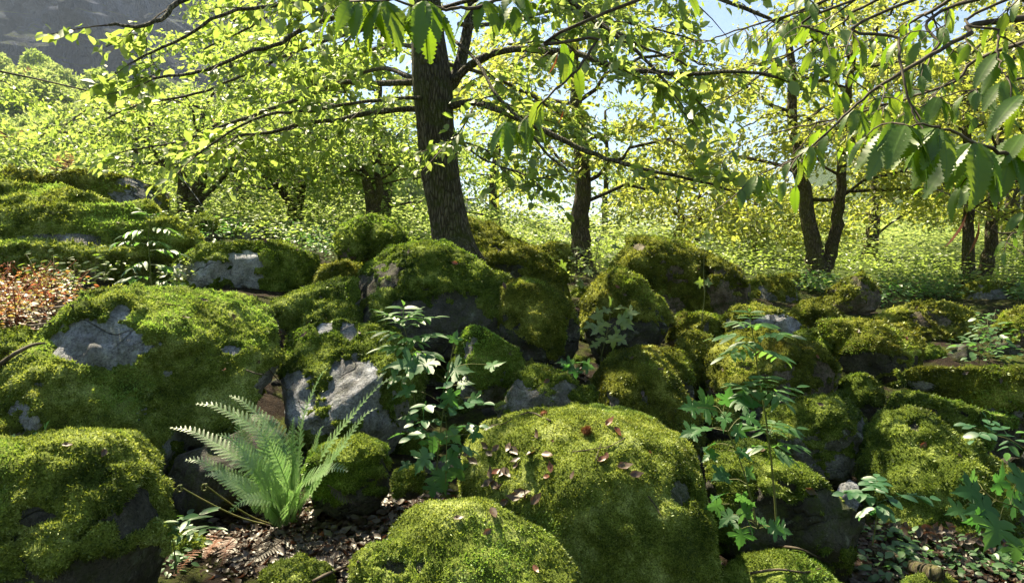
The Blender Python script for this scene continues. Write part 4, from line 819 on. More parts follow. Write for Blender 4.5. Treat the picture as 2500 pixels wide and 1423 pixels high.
gen_tree('broadleaf_tree', 'sparse tree with two wavy stems against the sky above the humped boulder', [([W3(1640,640,16),W3(1650,580,16),W3(1665,540,16),W3(1655,490,16),W3(1680,420,16)], .09, .03), ([W3(1690,640,16),W3(1700,590,16),W3(1715,550,16),W3(1700,500,16),W3(1730,440,16)], .08, .03)], 4.5, 2.6, 38, .8, .10, 'leaf_yel', lo=.5)
# trees that fill the middle distance: three kinds, copied
def stand(x, y, H, r): b = np.array([x, y, ground_z(x, y)[0] - .1]); return [([b, b + [.1, 0, H * .3], b + [-.1, .1, H * .65], b + [.15, 0, H]], r, .05)]
v1 = gen_tree('broadleaf_tree', 'pale green tree whose crown fills the left edge above the lichened rock', stand(-11.7, 12.5, 6.5, .16), 7, 2.9, 51, 1.1, .11, 'leaf', lo=.6, gap=.10)
v2 = gen_tree('broadleaf_tree', 'bushy low-crowned tree in the bright green depth behind the round boulder', stand(-3.2, 17, 5.5, .15), 6, 3.2, 52, 1.2, .12, 'leaf', lo=.3, gap=.10)
v3 = gen_tree('broadleaf_tree', 'broad yellow-green tree filling the gap between the forked tree and the right edge', stand(8.4, 16, 6.5, .15), 7, 3.2, 53, 1.2, .12, 'leaf_yel', lo=.4, gap=.10)
def put(src, x, y, rz, s, label): return copy_tree(src, (x, y, ground_z(x, y)[0] - .1), rz, s, label)
put(v2, -7.6, 19, 1.0, 1.0, 'bright tree glimpsed behind the low dark forked tree')
put(v1, -5.2, 16.5, 2.0, .9, 'bright tree standing behind the arching dark tree')
put(v2, -.4, 18.5, 3.0, 1.0, 'bright tree directly behind the big trunk')
put(v3, 11.5, 15, 2.6, 1.1, 'yellow-green tree cut by the right edge')
for i_, (x_, y_, s_) in enumerate([(-4.5,-4.5,1.1),(0,-6,1.3),(4.8,-4,1.1),(-8.5,-1,1.1),(8.5,0.5,1.1),(-2.5,-9,1.5),(3.5,-10,1.5)]):  # unseen trees added behind the camera to keep sky light off the boulders
    o_ = put((v1, v2)[i_ % 2], x_, y_, i_ * 1.3, s_, 'unseen green tree added behind the viewpoint to shade the boulder fronts from the sky'); o_['group'] = 'unseen trees added behind the viewpoint to block sky light'
put(v3, 14.5, 20, 5.2, 1.3, 'tall tree beyond the right edge foliage')
put(v2, 2.9, 21, 2.2, .75, 'distant low tree behind the slim upright one')
# --- trees on the far wooded slope
fr = []
def crown_tree(seed, mat):
    rng = np.random.default_rng(seed); root = thing('slope_tree', 'round spring tree on the far wooded slope', 'tree', (0, 0, -500), 'trees on the far wooded slope')
    m_ = MB(); m_.tube([(0, 0, -.5), (0, 0, 3), (.2, 0, 5)], [.25, .2, .1], 6); link('trunk', m_.mesh('trunk', M['bark2']), root)
    n_ = 2600; d = nrm(rng.normal(size=(n_, 3))); r = (.75 + .3 * fbm(d * 2.2, 3, seed)) * rng.uniform(.55, 1, n_) ** .4
    P = d * r[:, None] * [3.4, 3.4, 4.0] + [0, 0, 5.2]; P[:, 2] = np.maximum(P[:, 2], .6)
    o = link('crown', leaves_mesh('crown', TL_tiny, P, nrm(d + rng.normal(size=d.shape)), d + rng.normal(size=d.shape) * .7, rng.uniform(.35, .75, n_), M[mat]), root); tag(o, kind='stuff'); return root
M['leaf_rust'] = mat_leaf('leaf_rusty_bud', (.16, .11, .04), (.24, .16, .06), (.30, .20, .06), (.40, .26, .08), .4, .02)
kinds = [crown_tree(61, 'leaf_far'), crown_tree(62, 'leaf'), crown_tree(63, 'leaf_far'), crown_tree(64, 'leaf_rust')]
rng = np.random.default_rng(5); cnt = 0
slope_o = bpy.data.objects['wooded_slope']; sv = np.empty(len(slope_o.data.vertices) * 3); slope_o.data.vertices.foreach_get('co', sv); sv = sv.reshape(-1, 3)
stt = np.empty(len(slope_o.data.polygons) * 3, np.int32); slope_o.data.polygons.foreach_get('vertices', stt)
SB = BVHTree.FromPolygons(sv.tolist(), stt.reshape(-1, 3).tolist(), all_triangles=True)
cand = []
for k_ in range(6000):
    px, py = rng.uniform(-150, 1000), rng.uniform(100, 600); h = SB.ray_cast(Vector(CAM), Vector(nrm(ray(px, py)[None])[0]))
    if h[0] is None or h[0].y < 40: continue
    p = np.array(h[0]); s_ = rng.uniform(.8, 1.4)
    if any(np.hypot(*(p[:2] - q[:2])) < 3.1 * s_ for q in cand): continue
    cand.append(p)
    if cnt < 280:
        kk = rng.choice(4, p=[.42, .22, .24, .12]); lab = ['green spring tree on the far wooded slope below the cliffs', 'bright yellow-green tree on the far wooded slope below the cliffs', 'green spring tree on the far wooded slope below the cliffs', 'rusty-budded tree on the far wooded slope below the cliffs'][kk]
        c_ = copy_tree(kinds[kk], p, rng.uniform(0, 6), s_ * rng.uniform(.8, 1.1), lab); c_['group'] = lab.replace('tree', 'trees', 1); cnt += 1
for k_ in kinds:
    for ch in list(k_.children): bpy.data.objects.remove(ch)
    bpy.data.objects.remove(k_)
print('slope trees', cnt, NL, 'fuzz', FUZZ)
# ------------------------------------------------------------------ chestnut tree leaning in from the right, its boughs overhead
rng = np.random.default_rng(91)
cb = np.array([4.6, 2.6, ground_z(4.6, 2.6)[0] - .1])
root = thing('chestnut_tree', 'chestnut tree leaning in from the right, toothed drooping leaves on dark boughs overhead', 'tree', cb)
m_ = MB(); tpk = spline([cb, cb + [.05, 0, 1.5], cb + [-.1, .1, 3.0], cb + [-.3, .2, 5.5]], 16); m_.tube(tpk, np.linspace(.22, .12, 16), 14, .5, True, .1, 4); link('trunk', m_.mesh('trunk', M['bark'], True, cb), root)
def tk(z): i = np.argmin(np.abs(tpk[:, 2] - z)); return tpk[i]
def pxp(L, Y): return [at(p[0], p[1], p[2] if len(p) > 2 else Y) for p in L]
ch = [  # (path in from the trunk, radius, leaf size, spacing, twig length)
 ([tk(2.6)] + pxp([(2500,45,3.3),(2366,85,3.3),(2241,155,3.2),(2141,215,3.2),(2066,280,3.2),(1966,370,3.2),(1831,440,3.2)], 3), .016, .14, .34, (.18, .4)),
 ([tk(3.2)] + pxp([(2391,0,3.4),(2291,115,3.3),(2221,165,3.25)], 3), .013, .14, .3, (.2, .4)),
 ([tk(3.4)] + pxp([(2231,0,2.7),(2196,100,2.6),(2206,190,2.5),(2231,280,2.45),(2256,325,2.4)], 3), .009, .13, .5, (.1, .2)),
 ([tk(3.6)] + pxp([(2086,0,3.6),(2021,90,3.6),(2021,150,3.6),(2096,205,3.6)], 3), .010, .13, .26, (.2, .4)),
 ([tk(1.9)] + pxp([(2560,400,2.1),(2480,385,2.0),(2380,350,1.95),(2300,312,1.9),(2210,306,1.9)], 2), .010, .15, 9, (.1, .2)),
 ([tk(4.0)] + pxp([(1558,0,2.5),(1458,100,2.45),(1408,175,2.4),(1333,240,2.4),(1293,285,2.4)], 2.4), .009, .13, .7, (.08, .16)),
 ([tk(4.2)] + pxp([(1900,-120,3.4),(1500,-60,2.6),(1190,10,2.1),(1090,22,2.05),(950,0,2.0),(880,5,2.0)], 2), .010, .14, .6, (.08, .2)),
 ([tk(3.8)] + pxp([(2016,0,4.2),(1916,40,4.2),(1766,85,4.3),(1666,130,4.4)], 4), .012, .12, .12, (.25, .5)),
 ([tk(3.8)] + pxp([(2200,-30,4.6),(2050,60,4.8),(1900,150,5.0),(1780,240,5.2),(1690,260,5.3)], 4), .014, .12, .12, (.25, .6)),
 ([tk(3.0)] + pxp([(2480,110,4.4),(2330,200,4.6),(2150,260,4.8),(2000,300,5.0),(1870,330,5.2),(1740,390,5.3)], 4), .014, .12, .12, (.25, .6)),
 ([tk(4.4)] + pxp([(2400,-60,3.8),(2250,40,4.2),(2130,110,4.5),(1980,170,4.8),(1850,200,5.0)], 4), .014, .12, .12, (.25, .5)),
 ([tk(2.2)] + pxp([(2560,560,3.6),(2420,530,3.6),(2320,480,3.7)], 3.6), .007, .11, .5, (.15, .3)),
 ([tk(3.4)] + pxp([(2500,-20,2.6),(2440,80,2.5),(2440,150,2.45),(2455,190,2.4)], 2.4), .008, .12, .5, (.1, .2)),
 ([tk(2.4)] + pxp([(2600,180,3.0),(2480,230,3.0),(2380,220,3.0),(2290,240,3.0)], 3), .009, .14, .4, (.15, .3))]
items = []; mb = MB()
for L, r0, ls, sp, tl in ch:
    P = spline(L, 34); m_ = MB(); P[8:] += rng.normal(size=P[8:].shape) * .003
    m_.tube(P, np.r_[np.linspace(max(r0 * 1.8, .018), r0 * .7, 8), np.linspace(r0 * .7, .0025, 26)], 8, .5, True, .1, 2); link('branch', m_.mesh('branch', M['twig'], True, cb), root)
    LP, LD, LN = [], [], []; ls *= .8
    sprays(P[8:], None, rng, mb, LP, LD, LN, sp, tl, ls * .75, .05, 1 if sp > .15 else 2, .3)
    if not LP: continue
    for a, b, c_ in zip(LP, LD, LN):
        b = b + [0, 0, -.75]; items += [(a[i], b[i], c_[i] + [0, 0, .2], ls * rng.uniform(.7, 1.2)) for i in range(len(a))]
def whorl(px, py, Y, n_, size, d=(0, 0, -1), spread=1.0):
    p = at(px, py, Y); d = np.array(d, float)
    for j in range(n_):
        a = j * 2 * math.pi / n_ + rng.uniform(-.3, .3); e = np.array([math.cos(a), math.sin(a) * .6, rng.uniform(-.2, .3)])
        items.append((p + e * .01, d + e * spread, nrm((np.array([0, -.5, .7]) + e * .6)[None])[0], size * rng.uniform(.75, 1.15)))
for w in [(935,5,2.0,6,.14),(1040,5,2.0,7,.14),(1010,15,2.05,4,.11),(1180,5,2.1,6,.12),(1255,20,2.1,5,.10),(880,8,2.0,4,.13),(1240,300,2.4,8,.12),(1290,290,2.4,4,.11),(1370,130,2.45,4,.10),(1530,85,2.8,5,.10),
          (2210,310,1.9,7,.15),(2290,315,1.9,6,.16),(2380,350,1.95,7,.16),(2460,375,2.0,7,.16),(2250,320,2.4,5,.12),(2500,330,2.0,5,.14),(2455,200,2.4,6,.12),(1850,430,3.2,7,.12),(1980,360,3.2,6,.12),(2290,240,3.0,6,.13),(2500,235,2.2,5,.16),(2500,520,3.0,5,.11),(2090,270,3.2,6,.12),(2440,130,2.5,5,.12)]:
    whorl(*w, d=(-.25, -.1, -1) if w[0] > 2100 else (0, 0, -1))
tag(link('twigs', mb.mesh('twigs', M['twig'], True, cb), root), kind='stuff')
P = np.array([i[0] for i in items]); sz = np.array([i[3] for i in items]); kp = sunlit_keep(P) | (np.arange(len(P)) > len(P) - 130)
items = [i for i, k_ in zip(items, kp) if k_]; P = P[kp]; sz = sz[kp]
px, py = pix(P); dist = np.linalg.norm(P - CAM, axis=1); vis = (px > -50) & (px < 2550) & (py > -60)
order = np.argsort(-(sz / dist) * vis); one = set(order[:300])
rest = [i for j, i in enumerate(items) if j not in one]
for j in order[:300]:
    p, d, nn, s_ = items[j]; leaf_part(root, cb, 'chest', 'chestnut', p, d, nn, s_)
if rest:
    tag(link('foliage', leaves_mesh('foliage', TL_chest, np.array([i[0] for i in rest]), np.array([i[1] for i in rest]), np.array([i[2] for i in rest]), np.array([i[3] for i in rest]), M['chestnut_far'], cb), root), kind='stuff')
m_ = MB(); 
for (px, py, h_) in [(1362,130,60),(2360,520,100),(2390,540,90),(1375,270,40),(1150,240,0)]:
    if h_: leaf_part(root, cb, 'lance', 'dead_red', at(px, py, 2.4 if px < 2000 else 2.2), (.25 * math.sin(px), .3, -1), (.9, -.4, .1), h_ / F * 2.1)
# ------------------------------------------------------------------ fern
fb, _ = hit(700, 1288); fb = fb + [0, .03, -.02]
root = thing('fern', 'bright green fern with tall arching fronds in front of the bluish-faced boulder', 'fern', fb)
def pinna_tmpl(n_=11):
    V = []; T = []
    for i in range(n_):
        y = i / (n_ - 1); w = .17 * (1 - y) ** .5 + .014; z = -.10 * y * y
        V += [(0, y, z), (w, y + .015, z + .02), (w * .45, y + .045, z), (-w, y + .015, z + .02), (-w * .45, y + .045, z)]
    for i in range(n_ - 1):
        a = 5 * i; b = a + 5
        T += [(a, a + 1, a + 2), (a, a + 2, b), (a, a + 4, a + 3), (a, b, a + 4)]
    return np.array(V, float), np.array(T)
PT = pinna_tmpl()
def frond(parent, base, pts, maxlen, seed, mat='fern', np_=32, start=.14, name='frond', face=(0, -.5, .8)):
    r = np.random.default_rng(seed); Q = spline(pts, 40); seg = np.r_[0, np.cumsum(np.linalg.norm(np.diff(Q, axis=0), axis=1))]; L_ = seg[-1]
    mb = MB(); mb.tube(Q, np.linspace(.0035, .0008, 40), 4, .9, False)
    me_p = []; face = np.array(face, float)
    for i in range(np_):
        t = start + (1 - start) * (i + .5) / np_; s_ = t * L_
        p = np.array([np.interp(s_, seg, Q[:, k]) for k in range(3)]); p2 = np.array([np.interp(min(L_, s_ + .02), seg, Q[:, k]) for k in range(3)]); p1 = np.array([np.interp(max(0, s_ - .02), seg, Q[:, k]) for k in range(3)])
        T = nrm((p2 - p1)[None])[0]; Nn = nrm((face - (face @ T) * T)[None])[0]; H = np.cross(T, Nn)
        u = (t - start) / (1 - start); ln = maxlen * (min(1, (u + .10) * 3.0) ** .6) * (1 - u) ** .75 + .006
        for sgn in (1, -1):
            D = H * sgn + T * (.32 + .4 * u) + Nn * (.22 + r.normal() * .08) ; D = nrm(D[None])[0]
            W_ = nrm(np.cross(D, Nn)[None])[0]; Nz = np.cross(W_, D); V, TT = PT; q = V.copy(); q[:, 0] *= min(1.5, .035 * 2.6 / max(ln, .02) * .6 + .55)
            mb.add(p + ln * (q[:, :1] * W_ + q[:, 1:2] * D + q[:, 2:] * Nz), TT, r.uniform(.1, .9))
    return link(name, mb.mesh(name, M[mat], False, base), parent)
FY = fb[1]
fr = [((600,1130,-.10),(415,1043,-.05),.075),((640,1060,.05),(478,985,.05),.08),((600,1100,.0),(575,1005,.12),.075),((690,1080,.1),(560,965,.15),.08),((740,1020,.12),(800,898,.2),.062),((800,1090,.0),(968,912,.05),.06),((820,1110,-.1),(922,995,-.08),.07),
      ((590,1190,-.14),(452,1122,-.16),.08),((710,1110,.1),(718,1018,.15),.07),((650,1090,.12),(640,1010,.2),.07),((620,1210,-.18),(500,1160,-.22),.075),((760,1130,.05),(790,1040,.12),.07),((700,1180,-.2),(640,1060,-.3),.085),((740,1180,-.15),(850,1150,-.3),.07),((660,1220,-.2),(560,1250,-.3),.06),((720,1200,-.2),(740,1080,-.26),.08),
      ((760,1200,-.1),(860,1080,-.15),.07),((640,1150,-.05),(530,1060,-.1),.08)]
for i, ((mx, my, dm), (tx, ty, dt), ml) in enumerate(fr):
    b0 = fb + rng.normal(size=3) * [.02, .02, .004]
    A_ = at(mx, my, FY + dm); T_ = at(tx, ty, FY + dt); q = [b0, b0 * .45 + A_ * .55 + [0, 0, .02], A_, A_ * .35 + T_ * .65 + [0, 0, .03], T_]
    frond(root, fb, q, ml * 1.25, 300 + i, face=(-.55 * np.sign(tx - 700) + .15 * math.sin(i), -.42, .75))
for (tx, ty) in [(452,1195),(512,1192),(1000,0)][:2]:                              # curled young fiddleheads
    m_ = MB(); T_ = at(tx, ty, FY - .15); q = spline([fb, fb * .5 + T_ * .5 + [0, 0, -.03], T_, T_ + [-.012, 0, .02], T_ + [-.03, 0, .012], T_ + [-.03, 0, -.008], T_ + [-.015, 0, -.006], T_ + [-.016, 0, .006]], 40)
    m_.tube(q, np.r_[np.linspace(.004, .003, 20), np.linspace(.005, .003, 20)], 6, .9); link('fiddlehead', m_.mesh('fiddlehead', M['stem'], True, fb), root)
fd = hit(500, 1400)[0]
root = thing('dead_fern', 'rusty red dead fern fronds lying in the shade left of the fern base', 'fern', fd)
for i, (a, b_, c_) in enumerate([((540,1310),(480,1360),(425,1425)),((530,1330),(520,1350),(500,1380)),((580,1320),(560,1340),(540,1400)),((800,1200),(850,1230),(900,1250)),((700,1330),(640,1370),(600,1400))]):
    ps = [hit(*q)[0] + [0, 0, .03] for q in (a, b_, c_)]; frond(root, fd, ps, .045, 400 + i, 'dead_red' if i < 3 else 'dead', 16, .1)
# ------------------------------------------------------------------ saplings
def img_dir(ang, toward=.25):
    a = rad(ang); return nrm((math.cos(a) * RT + math.sin(a) * UP - toward * FW)[None])[0]
def compound(parent, base, p0, p1, pairs, ll, mat='ash', tm=None, seed=0, width=1.0, droop=.1):
    r = np.random.default_rng(seed); Q = spline([p0, (p0 + p1) / 2 + [0, 0, droop * np.linalg.norm(p1 - p0)], p1], 10); T0 = nrm((p1 - p0)[None])[0]; H = perp_h(T0)
    mb = MB(); mb.tube(Q, np.linspace(.0014, .0007, 10), 3, .3, False); V, TT = tm or TL_lance
    for i in range(pairs * 2 + 1):
        t = .28 + .72 * (i // 2) / pairs if i < pairs * 2 else 1.0; p = Q[min(9, int(t * 9.4))]; s_ = ll * r.uniform(.8, 1.1) * (.75 + .5 * math.sin(math.pi * min(t, .9)))
        D = T0 if i == pairs * 2 else T0 * .55 + H * (1 if i % 2 else -1) + r.normal(size=3) * .12; D = nrm((D + [0, 0, -.15])[None])[0]
        Nn = np.array([0, -.25, 1.0]) + r.normal(size=3) * .2; W_ = nrm(np.cross(D, Nn)[None])[0]; Nz = np.cross(W_, D)
        mb.add(p + s_ * (V[:, :1] * width * W_ + V[:, 1:2] * D + V[:, 2:] * Nz), TT, r.random(), uv=V[:, :2])
    return link('leaf', mb.mesh('leaf', M[mat], True, base), parent)
def sapling(name, label, cat, stem, Y, lv=(), cl=(), sm='stem', r0=.004, kind='maple', mat='maple', seed=0, root_hit=True, pairs=4, cmat='ash', cdepth=.0, tm=None, width=1.0):
    r = np.random.default_rng(seed); P = [at(x, y, Y + (o[0] if o else 0)) for x, y, *o in stem]; base = P[0]
    root = thing(name, label, cat, base); Q = spline(P, 24); mb = MB(); mb.tube(Q, np.linspace(r0, r0 * .4, 24), 6)
    sx, sy = pix(Q)
    for i_, (x, y, ang, spx, *o) in enumerate(lv):
        if kind == 'maple' and len(lv) > 26 and i_ % 3 == 2: continue
        dy = o[0] if o else r.uniform(-.12, .12); p = at(x, y, Y + dy); s_ = spx / F * (Y + dy) * (.76 if kind == 'maple' else 1); D = img_dir(ang, r.uniform(.0, .5))
        i = int(np.argmin(np.hypot(sx - x, sy - y - 25))); a0 = Q[min(23, max(0, i))]; 
        mb.tube(spline([a0, (a0 + p) / 2 + [0, 0, .01], p], 6), .0011, 3, .5, False)
        leaf_part(root, base, kind, mat, p, D, nrm((np.array([0, -.45, .9]) + r.normal(size=3) * .42)[None])[0], s_)
    for (x0, y0, x1, y1, lpx, *o) in cl:
        d0 = r.uniform(-.05, .05); d1 = o[0] if o else r.uniform(-.15, .1)
        i = int(np.argmin(np.hypot(sx - x0, sy - y0))); compound(root, base, Q[i], at(x1, y1, Y + d1), pairs, lpx / F * Y, cmat, tm, int(r.integers(1e6)), width)
    link('stem', mb.mesh('stem', M[sm], True, base), root); return root
sapling('maple_sapling', 'leafy maple seedling with broad pointed lobes, centre, before the triangular stone', 'sapling', [(1062,1190),(1072,1080),(1085,980),(1100,880),(1112,830)], 2.75,
  [(1020,890,170,95),(1060,880,200,90),(1075,870,60,95),(1095,905,10,80),(1108,835,80,40),(1130,860,-10,60),(1190,890,-5,60),(1010,950,190,70),(1000,985,200,75),(1040,985,250,60),(1090,960,-50,60),(1110,1000,-30,55),(1150,970,-20,50),
   (1030,1050,200,75),(1000,1085,190,60),(1060,1060,-90,70),(1095,1050,-40,60),(1120,1080,-20,50),(1045,1105,230,80),(1090,1110,-30,70),(1040,1140,220,65),(1075,1145,-80,80),(1110,1140,-50,60),(1130,1110,-10,55),(1150,1060,0,45),(1015,1020,170,60),(1075,1010,-100,60),(1120,940,20,50),(1060,1180,-100,50),(1140,1080,-30,45),(1000,1130,200,45),(985,1060,180,50)], seed=1, r0=.0035)
sapling('ash_sapling', 'slender ash seedling rising just left of the maple seedling, feathery leaves on top', 'sapling', [(1040,1190),(1030,1080),(1008,950),(1000,860),(985,790)], 2.95,
  cl=[(985,800,930,762,42),(990,800,1060,775,42),(985,790,985,745,40),(990,830,925,810,44),(995,840,1065,820,44),(1000,850,935,850,44),(1003,870,1060,865,44),(1003,880,945,905,40),(985,795,1015,760,36),(998,820,1020,838,36),(1010,930,950,930,40)], seed=2, r0=.0032, pairs=4)
sapling('rose_seedling', 'small plant with rounded leaflets spreading right of the centre maple seedling', 'plant', [(1088,1180),(1090,1100),(1088,1020),(1075,985)], 2.65,
  cl=[(1088,1010,1180,985,34),(1085,990,1020,1000,32),(1088,1050,1170,1040,30),(1088,1060,1000,1070,32),(1080,985,1090,935,30),(1088,1090,1150,1100,30),(1088,1030,1010,1035,30)], seed=3, r0=.0022, pairs=2, tm=TL_ovate, cmat='rose')
sapling('maple_sapling', 'tall maple sapling with pale pointed leaves in tiers, before the leaning boulder', 'sapling', [(1850,1290),(1830,1200),(1805,1120),(1780,1060),(1765,1010)], 2.55,
  [(1740,990,180,85),(1700,995,170,60),(1770,985,70,60),(1800,985,10,75),(1815,1015,-20,70),(1775,1010,-120,60),(1730,1045,185,75),(1700,1050,190,60),(1790,1050,-20,50),(1740,1085,190,45),(1745,1105,200,50),(1800,1100,-20,55),(1770,1150,200,55),(1820,1150,-30,45),
   (1770,1205,190,60),(1760,1230,200,55),(1800,1215,-10,60),(1810,1240,-40,60),(1790,1255,210,65),(1825,1270,-60,60),(1850,1270,-20,60),(1880,1285,-20,60),(1810,1290,-100,65),(1900,1290,-10,50),(1780,1170,170,45)], seed=4, r0=.0032)
sapling('ash_sapling', 'tallest thin ash sapling, tiers of drooping leaflets, in front of the blocky boulder', 'sapling', [(1897,1290),(1890,1200),(1880,1100),(1865,990),(1850,900),(1842,840),(1832,785)], 2.6,
  cl=[(1840,830,1745,825,46),(1840,830,1930,820,46),(1842,850,1770,870,46),(1845,860,1915,880,46),(1838,800,1790,790,40),(1838,800,1880,795,40),(1832,785,1830,760,36),(1843,845,1800,850,40),(1866,985,1790,940,44),(1866,980,1945,945,44),(1860,960,1800,975,40),(1864,960,1920,985,42),(1862,940,1870,920,36),(1866,970,1840,930,36),
      (1880,1070,1830,1040,42),(1880,1065,1945,1045,42),(1880,1080,1830,1095,42),(1882,1085,1960,1095,44),(1880,1090,1930,1120,40),(1880,1060,1900,1030,36)], seed=5, r0=.0045, pairs=4)
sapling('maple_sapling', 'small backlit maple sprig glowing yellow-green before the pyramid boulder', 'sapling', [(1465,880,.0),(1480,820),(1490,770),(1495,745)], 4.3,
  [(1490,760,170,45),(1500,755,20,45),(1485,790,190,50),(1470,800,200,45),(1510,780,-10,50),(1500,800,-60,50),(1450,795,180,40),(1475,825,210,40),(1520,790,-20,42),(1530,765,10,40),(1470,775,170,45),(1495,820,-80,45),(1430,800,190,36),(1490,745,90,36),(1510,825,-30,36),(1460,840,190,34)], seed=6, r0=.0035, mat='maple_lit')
sapling('ash_seedling', 'little plant with long leaflet sprays reaching right, foot of the wide mossy boulder', 'plant', [(2130,1330),(2138,1280),(2142,1230),(2140,1195)], 2.7,
  cl=[(2140,1200,2140,1165,30),(2142,1215,2060,1205,32,.0),(2142,1225,2270,1215,36,.0),(2142,1240,2110,1255,30),(2140,1230,2165,1250,32),(2138,1205,2120,1180,28)], seed=7, r0=.0028, pairs=4, tm=TL_ovate, cmat='rose')
sapling('maple_sapling', 'large pale maple leaves reaching in from the right edge near the bottom', 'sapling', [(2600,1420,.1),(2560,1330,.05),(2500,1250),(2430,1220),(2400,1195)], 2.1,
  [(2390,1200,175,85,-.05),(2370,1215,150,60,.0),(2430,1195,60,95,.0),(2480,1180,30,90,.05),(2420,1235,190,90,-.1),(2440,1270,230,110,-.15),(2490,1240,-10,95,-.05),(2400,1260,200,70,-.1),(2500,1290,-50,80,-.1),(2460,1215,-20,80,.1),(2380,1180,160,60,.1),(2480,1320,-90,80,-.1),(2350,1240,190,60,.05)], seed=8, r0=.004)
sapling('ash_seedling', 'low spray of narrow glossy leaflets at bottom left beside the steep boulder', 'plant', [(430,1400),(425,1340),(420,1310)], 2.15,
  cl=[(420,1312,505,1250,46),(420,1315,320,1335,46),(422,1310,415,1255,40),(422,1320,525,1290,44),(420,1312,385,1275,40)], seed=9, r0=.003, pairs=3)
sapling('rowan_sapling', 'thin sapling with several feathery side leaves in front of the long mossy slab', 'sapling', [(372,720),(366,640),(362,580),(368,530)], 5.0,
  cl=[(366,560,300,575,30),(366,555,430,570,30),(368,535,345,515,26),(368,535,395,518,26),(365,600,260,600,30),(365,610,440,620,32),(366,640,320,655,32),(366,650,430,660,34),(366,680,300,690,34),(368,690,450,700,36),(366,590,400,600,28)], seed=10, r0=.005, pairs=4)
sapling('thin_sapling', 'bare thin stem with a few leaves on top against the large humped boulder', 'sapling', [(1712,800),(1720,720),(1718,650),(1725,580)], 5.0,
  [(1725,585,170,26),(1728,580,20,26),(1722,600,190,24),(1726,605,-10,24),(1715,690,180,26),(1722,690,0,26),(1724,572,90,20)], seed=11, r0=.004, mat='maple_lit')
sapling('maple_sapling', 'green maple sprigs at the foot of the slim upright tree', 'sapling', [(1450,700),(1455,640),(1462,590),(1470,560)], 6.6,
  [(1440+60*math.sin(i*2.3), 560+i*7, (170 if i % 2 else 10) + 15*math.sin(i*5), 26+6*math.sin(i*3)) for i in range(24)], seed=12, r0=.005, mat='maple_lit')
sapling('shrub_sprig', 'leafy sprig at the right edge below the overhanging ledge', 'plant', [(2540,1120),(2470,1075),(2420,1060),(2380,1045)], 3.2,
  cl=[(2470,1075,2440,1040,28),(2420,1060,2375,1075,28),(2420,1060,2410,1025,26),(2500,1095,2520,1050,30),(2470,1075,2460,1105,28),(2380,1045,2350,1035,26)], seed=13, r0=.003, pairs=2, tm=TL_ovate, cmat='rose')
sapling('maple_seedling', 'flat cluster of bright maple leaves on the litter behind the grey lichened stone', 'plant', [(1410,920),(1408,900),(1405,892)], 3.9,
  [(1400,890,180,42),(1410,885,10,42),(1390,895,200,36),(1425,892,-10,38),(1405,900,-90,34),(1380,885,170,32)], seed=14, r0=.002, mat='maple')
sapling('maple_seedling', 'single maple leaf and vine tucked above the rim of the steep front-left boulder', 'plant', [(20,1090),(60,1075),(110,1062)], 2.35,
  [(110,1065,80,60),(90,1078,160,45),(40,1078,170,40)], seed=15, r0=.0015, mat='maple')
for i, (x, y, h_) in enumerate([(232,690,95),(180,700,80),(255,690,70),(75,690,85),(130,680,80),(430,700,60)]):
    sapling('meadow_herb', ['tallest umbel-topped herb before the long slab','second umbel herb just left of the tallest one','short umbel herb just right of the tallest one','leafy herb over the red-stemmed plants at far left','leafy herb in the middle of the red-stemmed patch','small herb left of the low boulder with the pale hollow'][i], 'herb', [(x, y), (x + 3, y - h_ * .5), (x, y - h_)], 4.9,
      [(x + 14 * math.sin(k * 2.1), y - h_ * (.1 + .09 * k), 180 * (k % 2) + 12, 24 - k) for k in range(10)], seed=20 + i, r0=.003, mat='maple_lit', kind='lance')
# ------------------------------------------------------------------ undergrowth, red-stemmed herbs, brambles
def clumps(name, label, cat, pts, h, nl, size, mat, tmpl, rng, spread=.5, stems=None):
    P = np.repeat(pts, nl, axis=0); n_ = len(P); hh = np.repeat(h if np.ndim(h) else np.full(len(pts), h), nl)
    u = rng.random(n_) ** .7; a = rng.uniform(0, 2 * math.pi, n_); r = hh * spread * np.sqrt(rng.random(n_)) * (.4 + u)
    Q = P + np.stack([np.cos(a) * r, np.sin(a) * r, hh * u * (1.1 - .5 * (r / (hh * spread + 1e-6)) ** 2)], -1)
    D = np.stack([np.cos(a), np.sin(a), rng.uniform(-.4, .5, n_)], -1); N = np.stack([.35 * rng.normal(size=n_), .35 * rng.normal(size=n_), np.ones(n_)], -1)
    c0 = pts.mean(0); root = thing(name, label, cat, c0)
    tag(link('foliage', leaves_mesh('foliage', tmpl, Q, D, N, size * rng.uniform(.6, 1.3, n_), M[mat], c0), root), kind='stuff')
    if stems:
        mb = MB()
        for p, h_ in zip(pts, h if np.ndim(h) else np.full(len(pts), h)):
            for k in range(2):
                a_ = rng.uniform(0, 6.28); mb.tube(spline([p, p + [math.cos(a_) * h_ * .15, math.sin(a_) * h_ * .15, h_ * .6], p + [math.cos(a_) * h_ * .5, math.sin(a_) * h_ * .5, h_]], 4), .0025, 3, .5, False)
        tag(link('stems', mb.mesh('stems', M[stems], True, c0), root), kind='stuff')
    return root
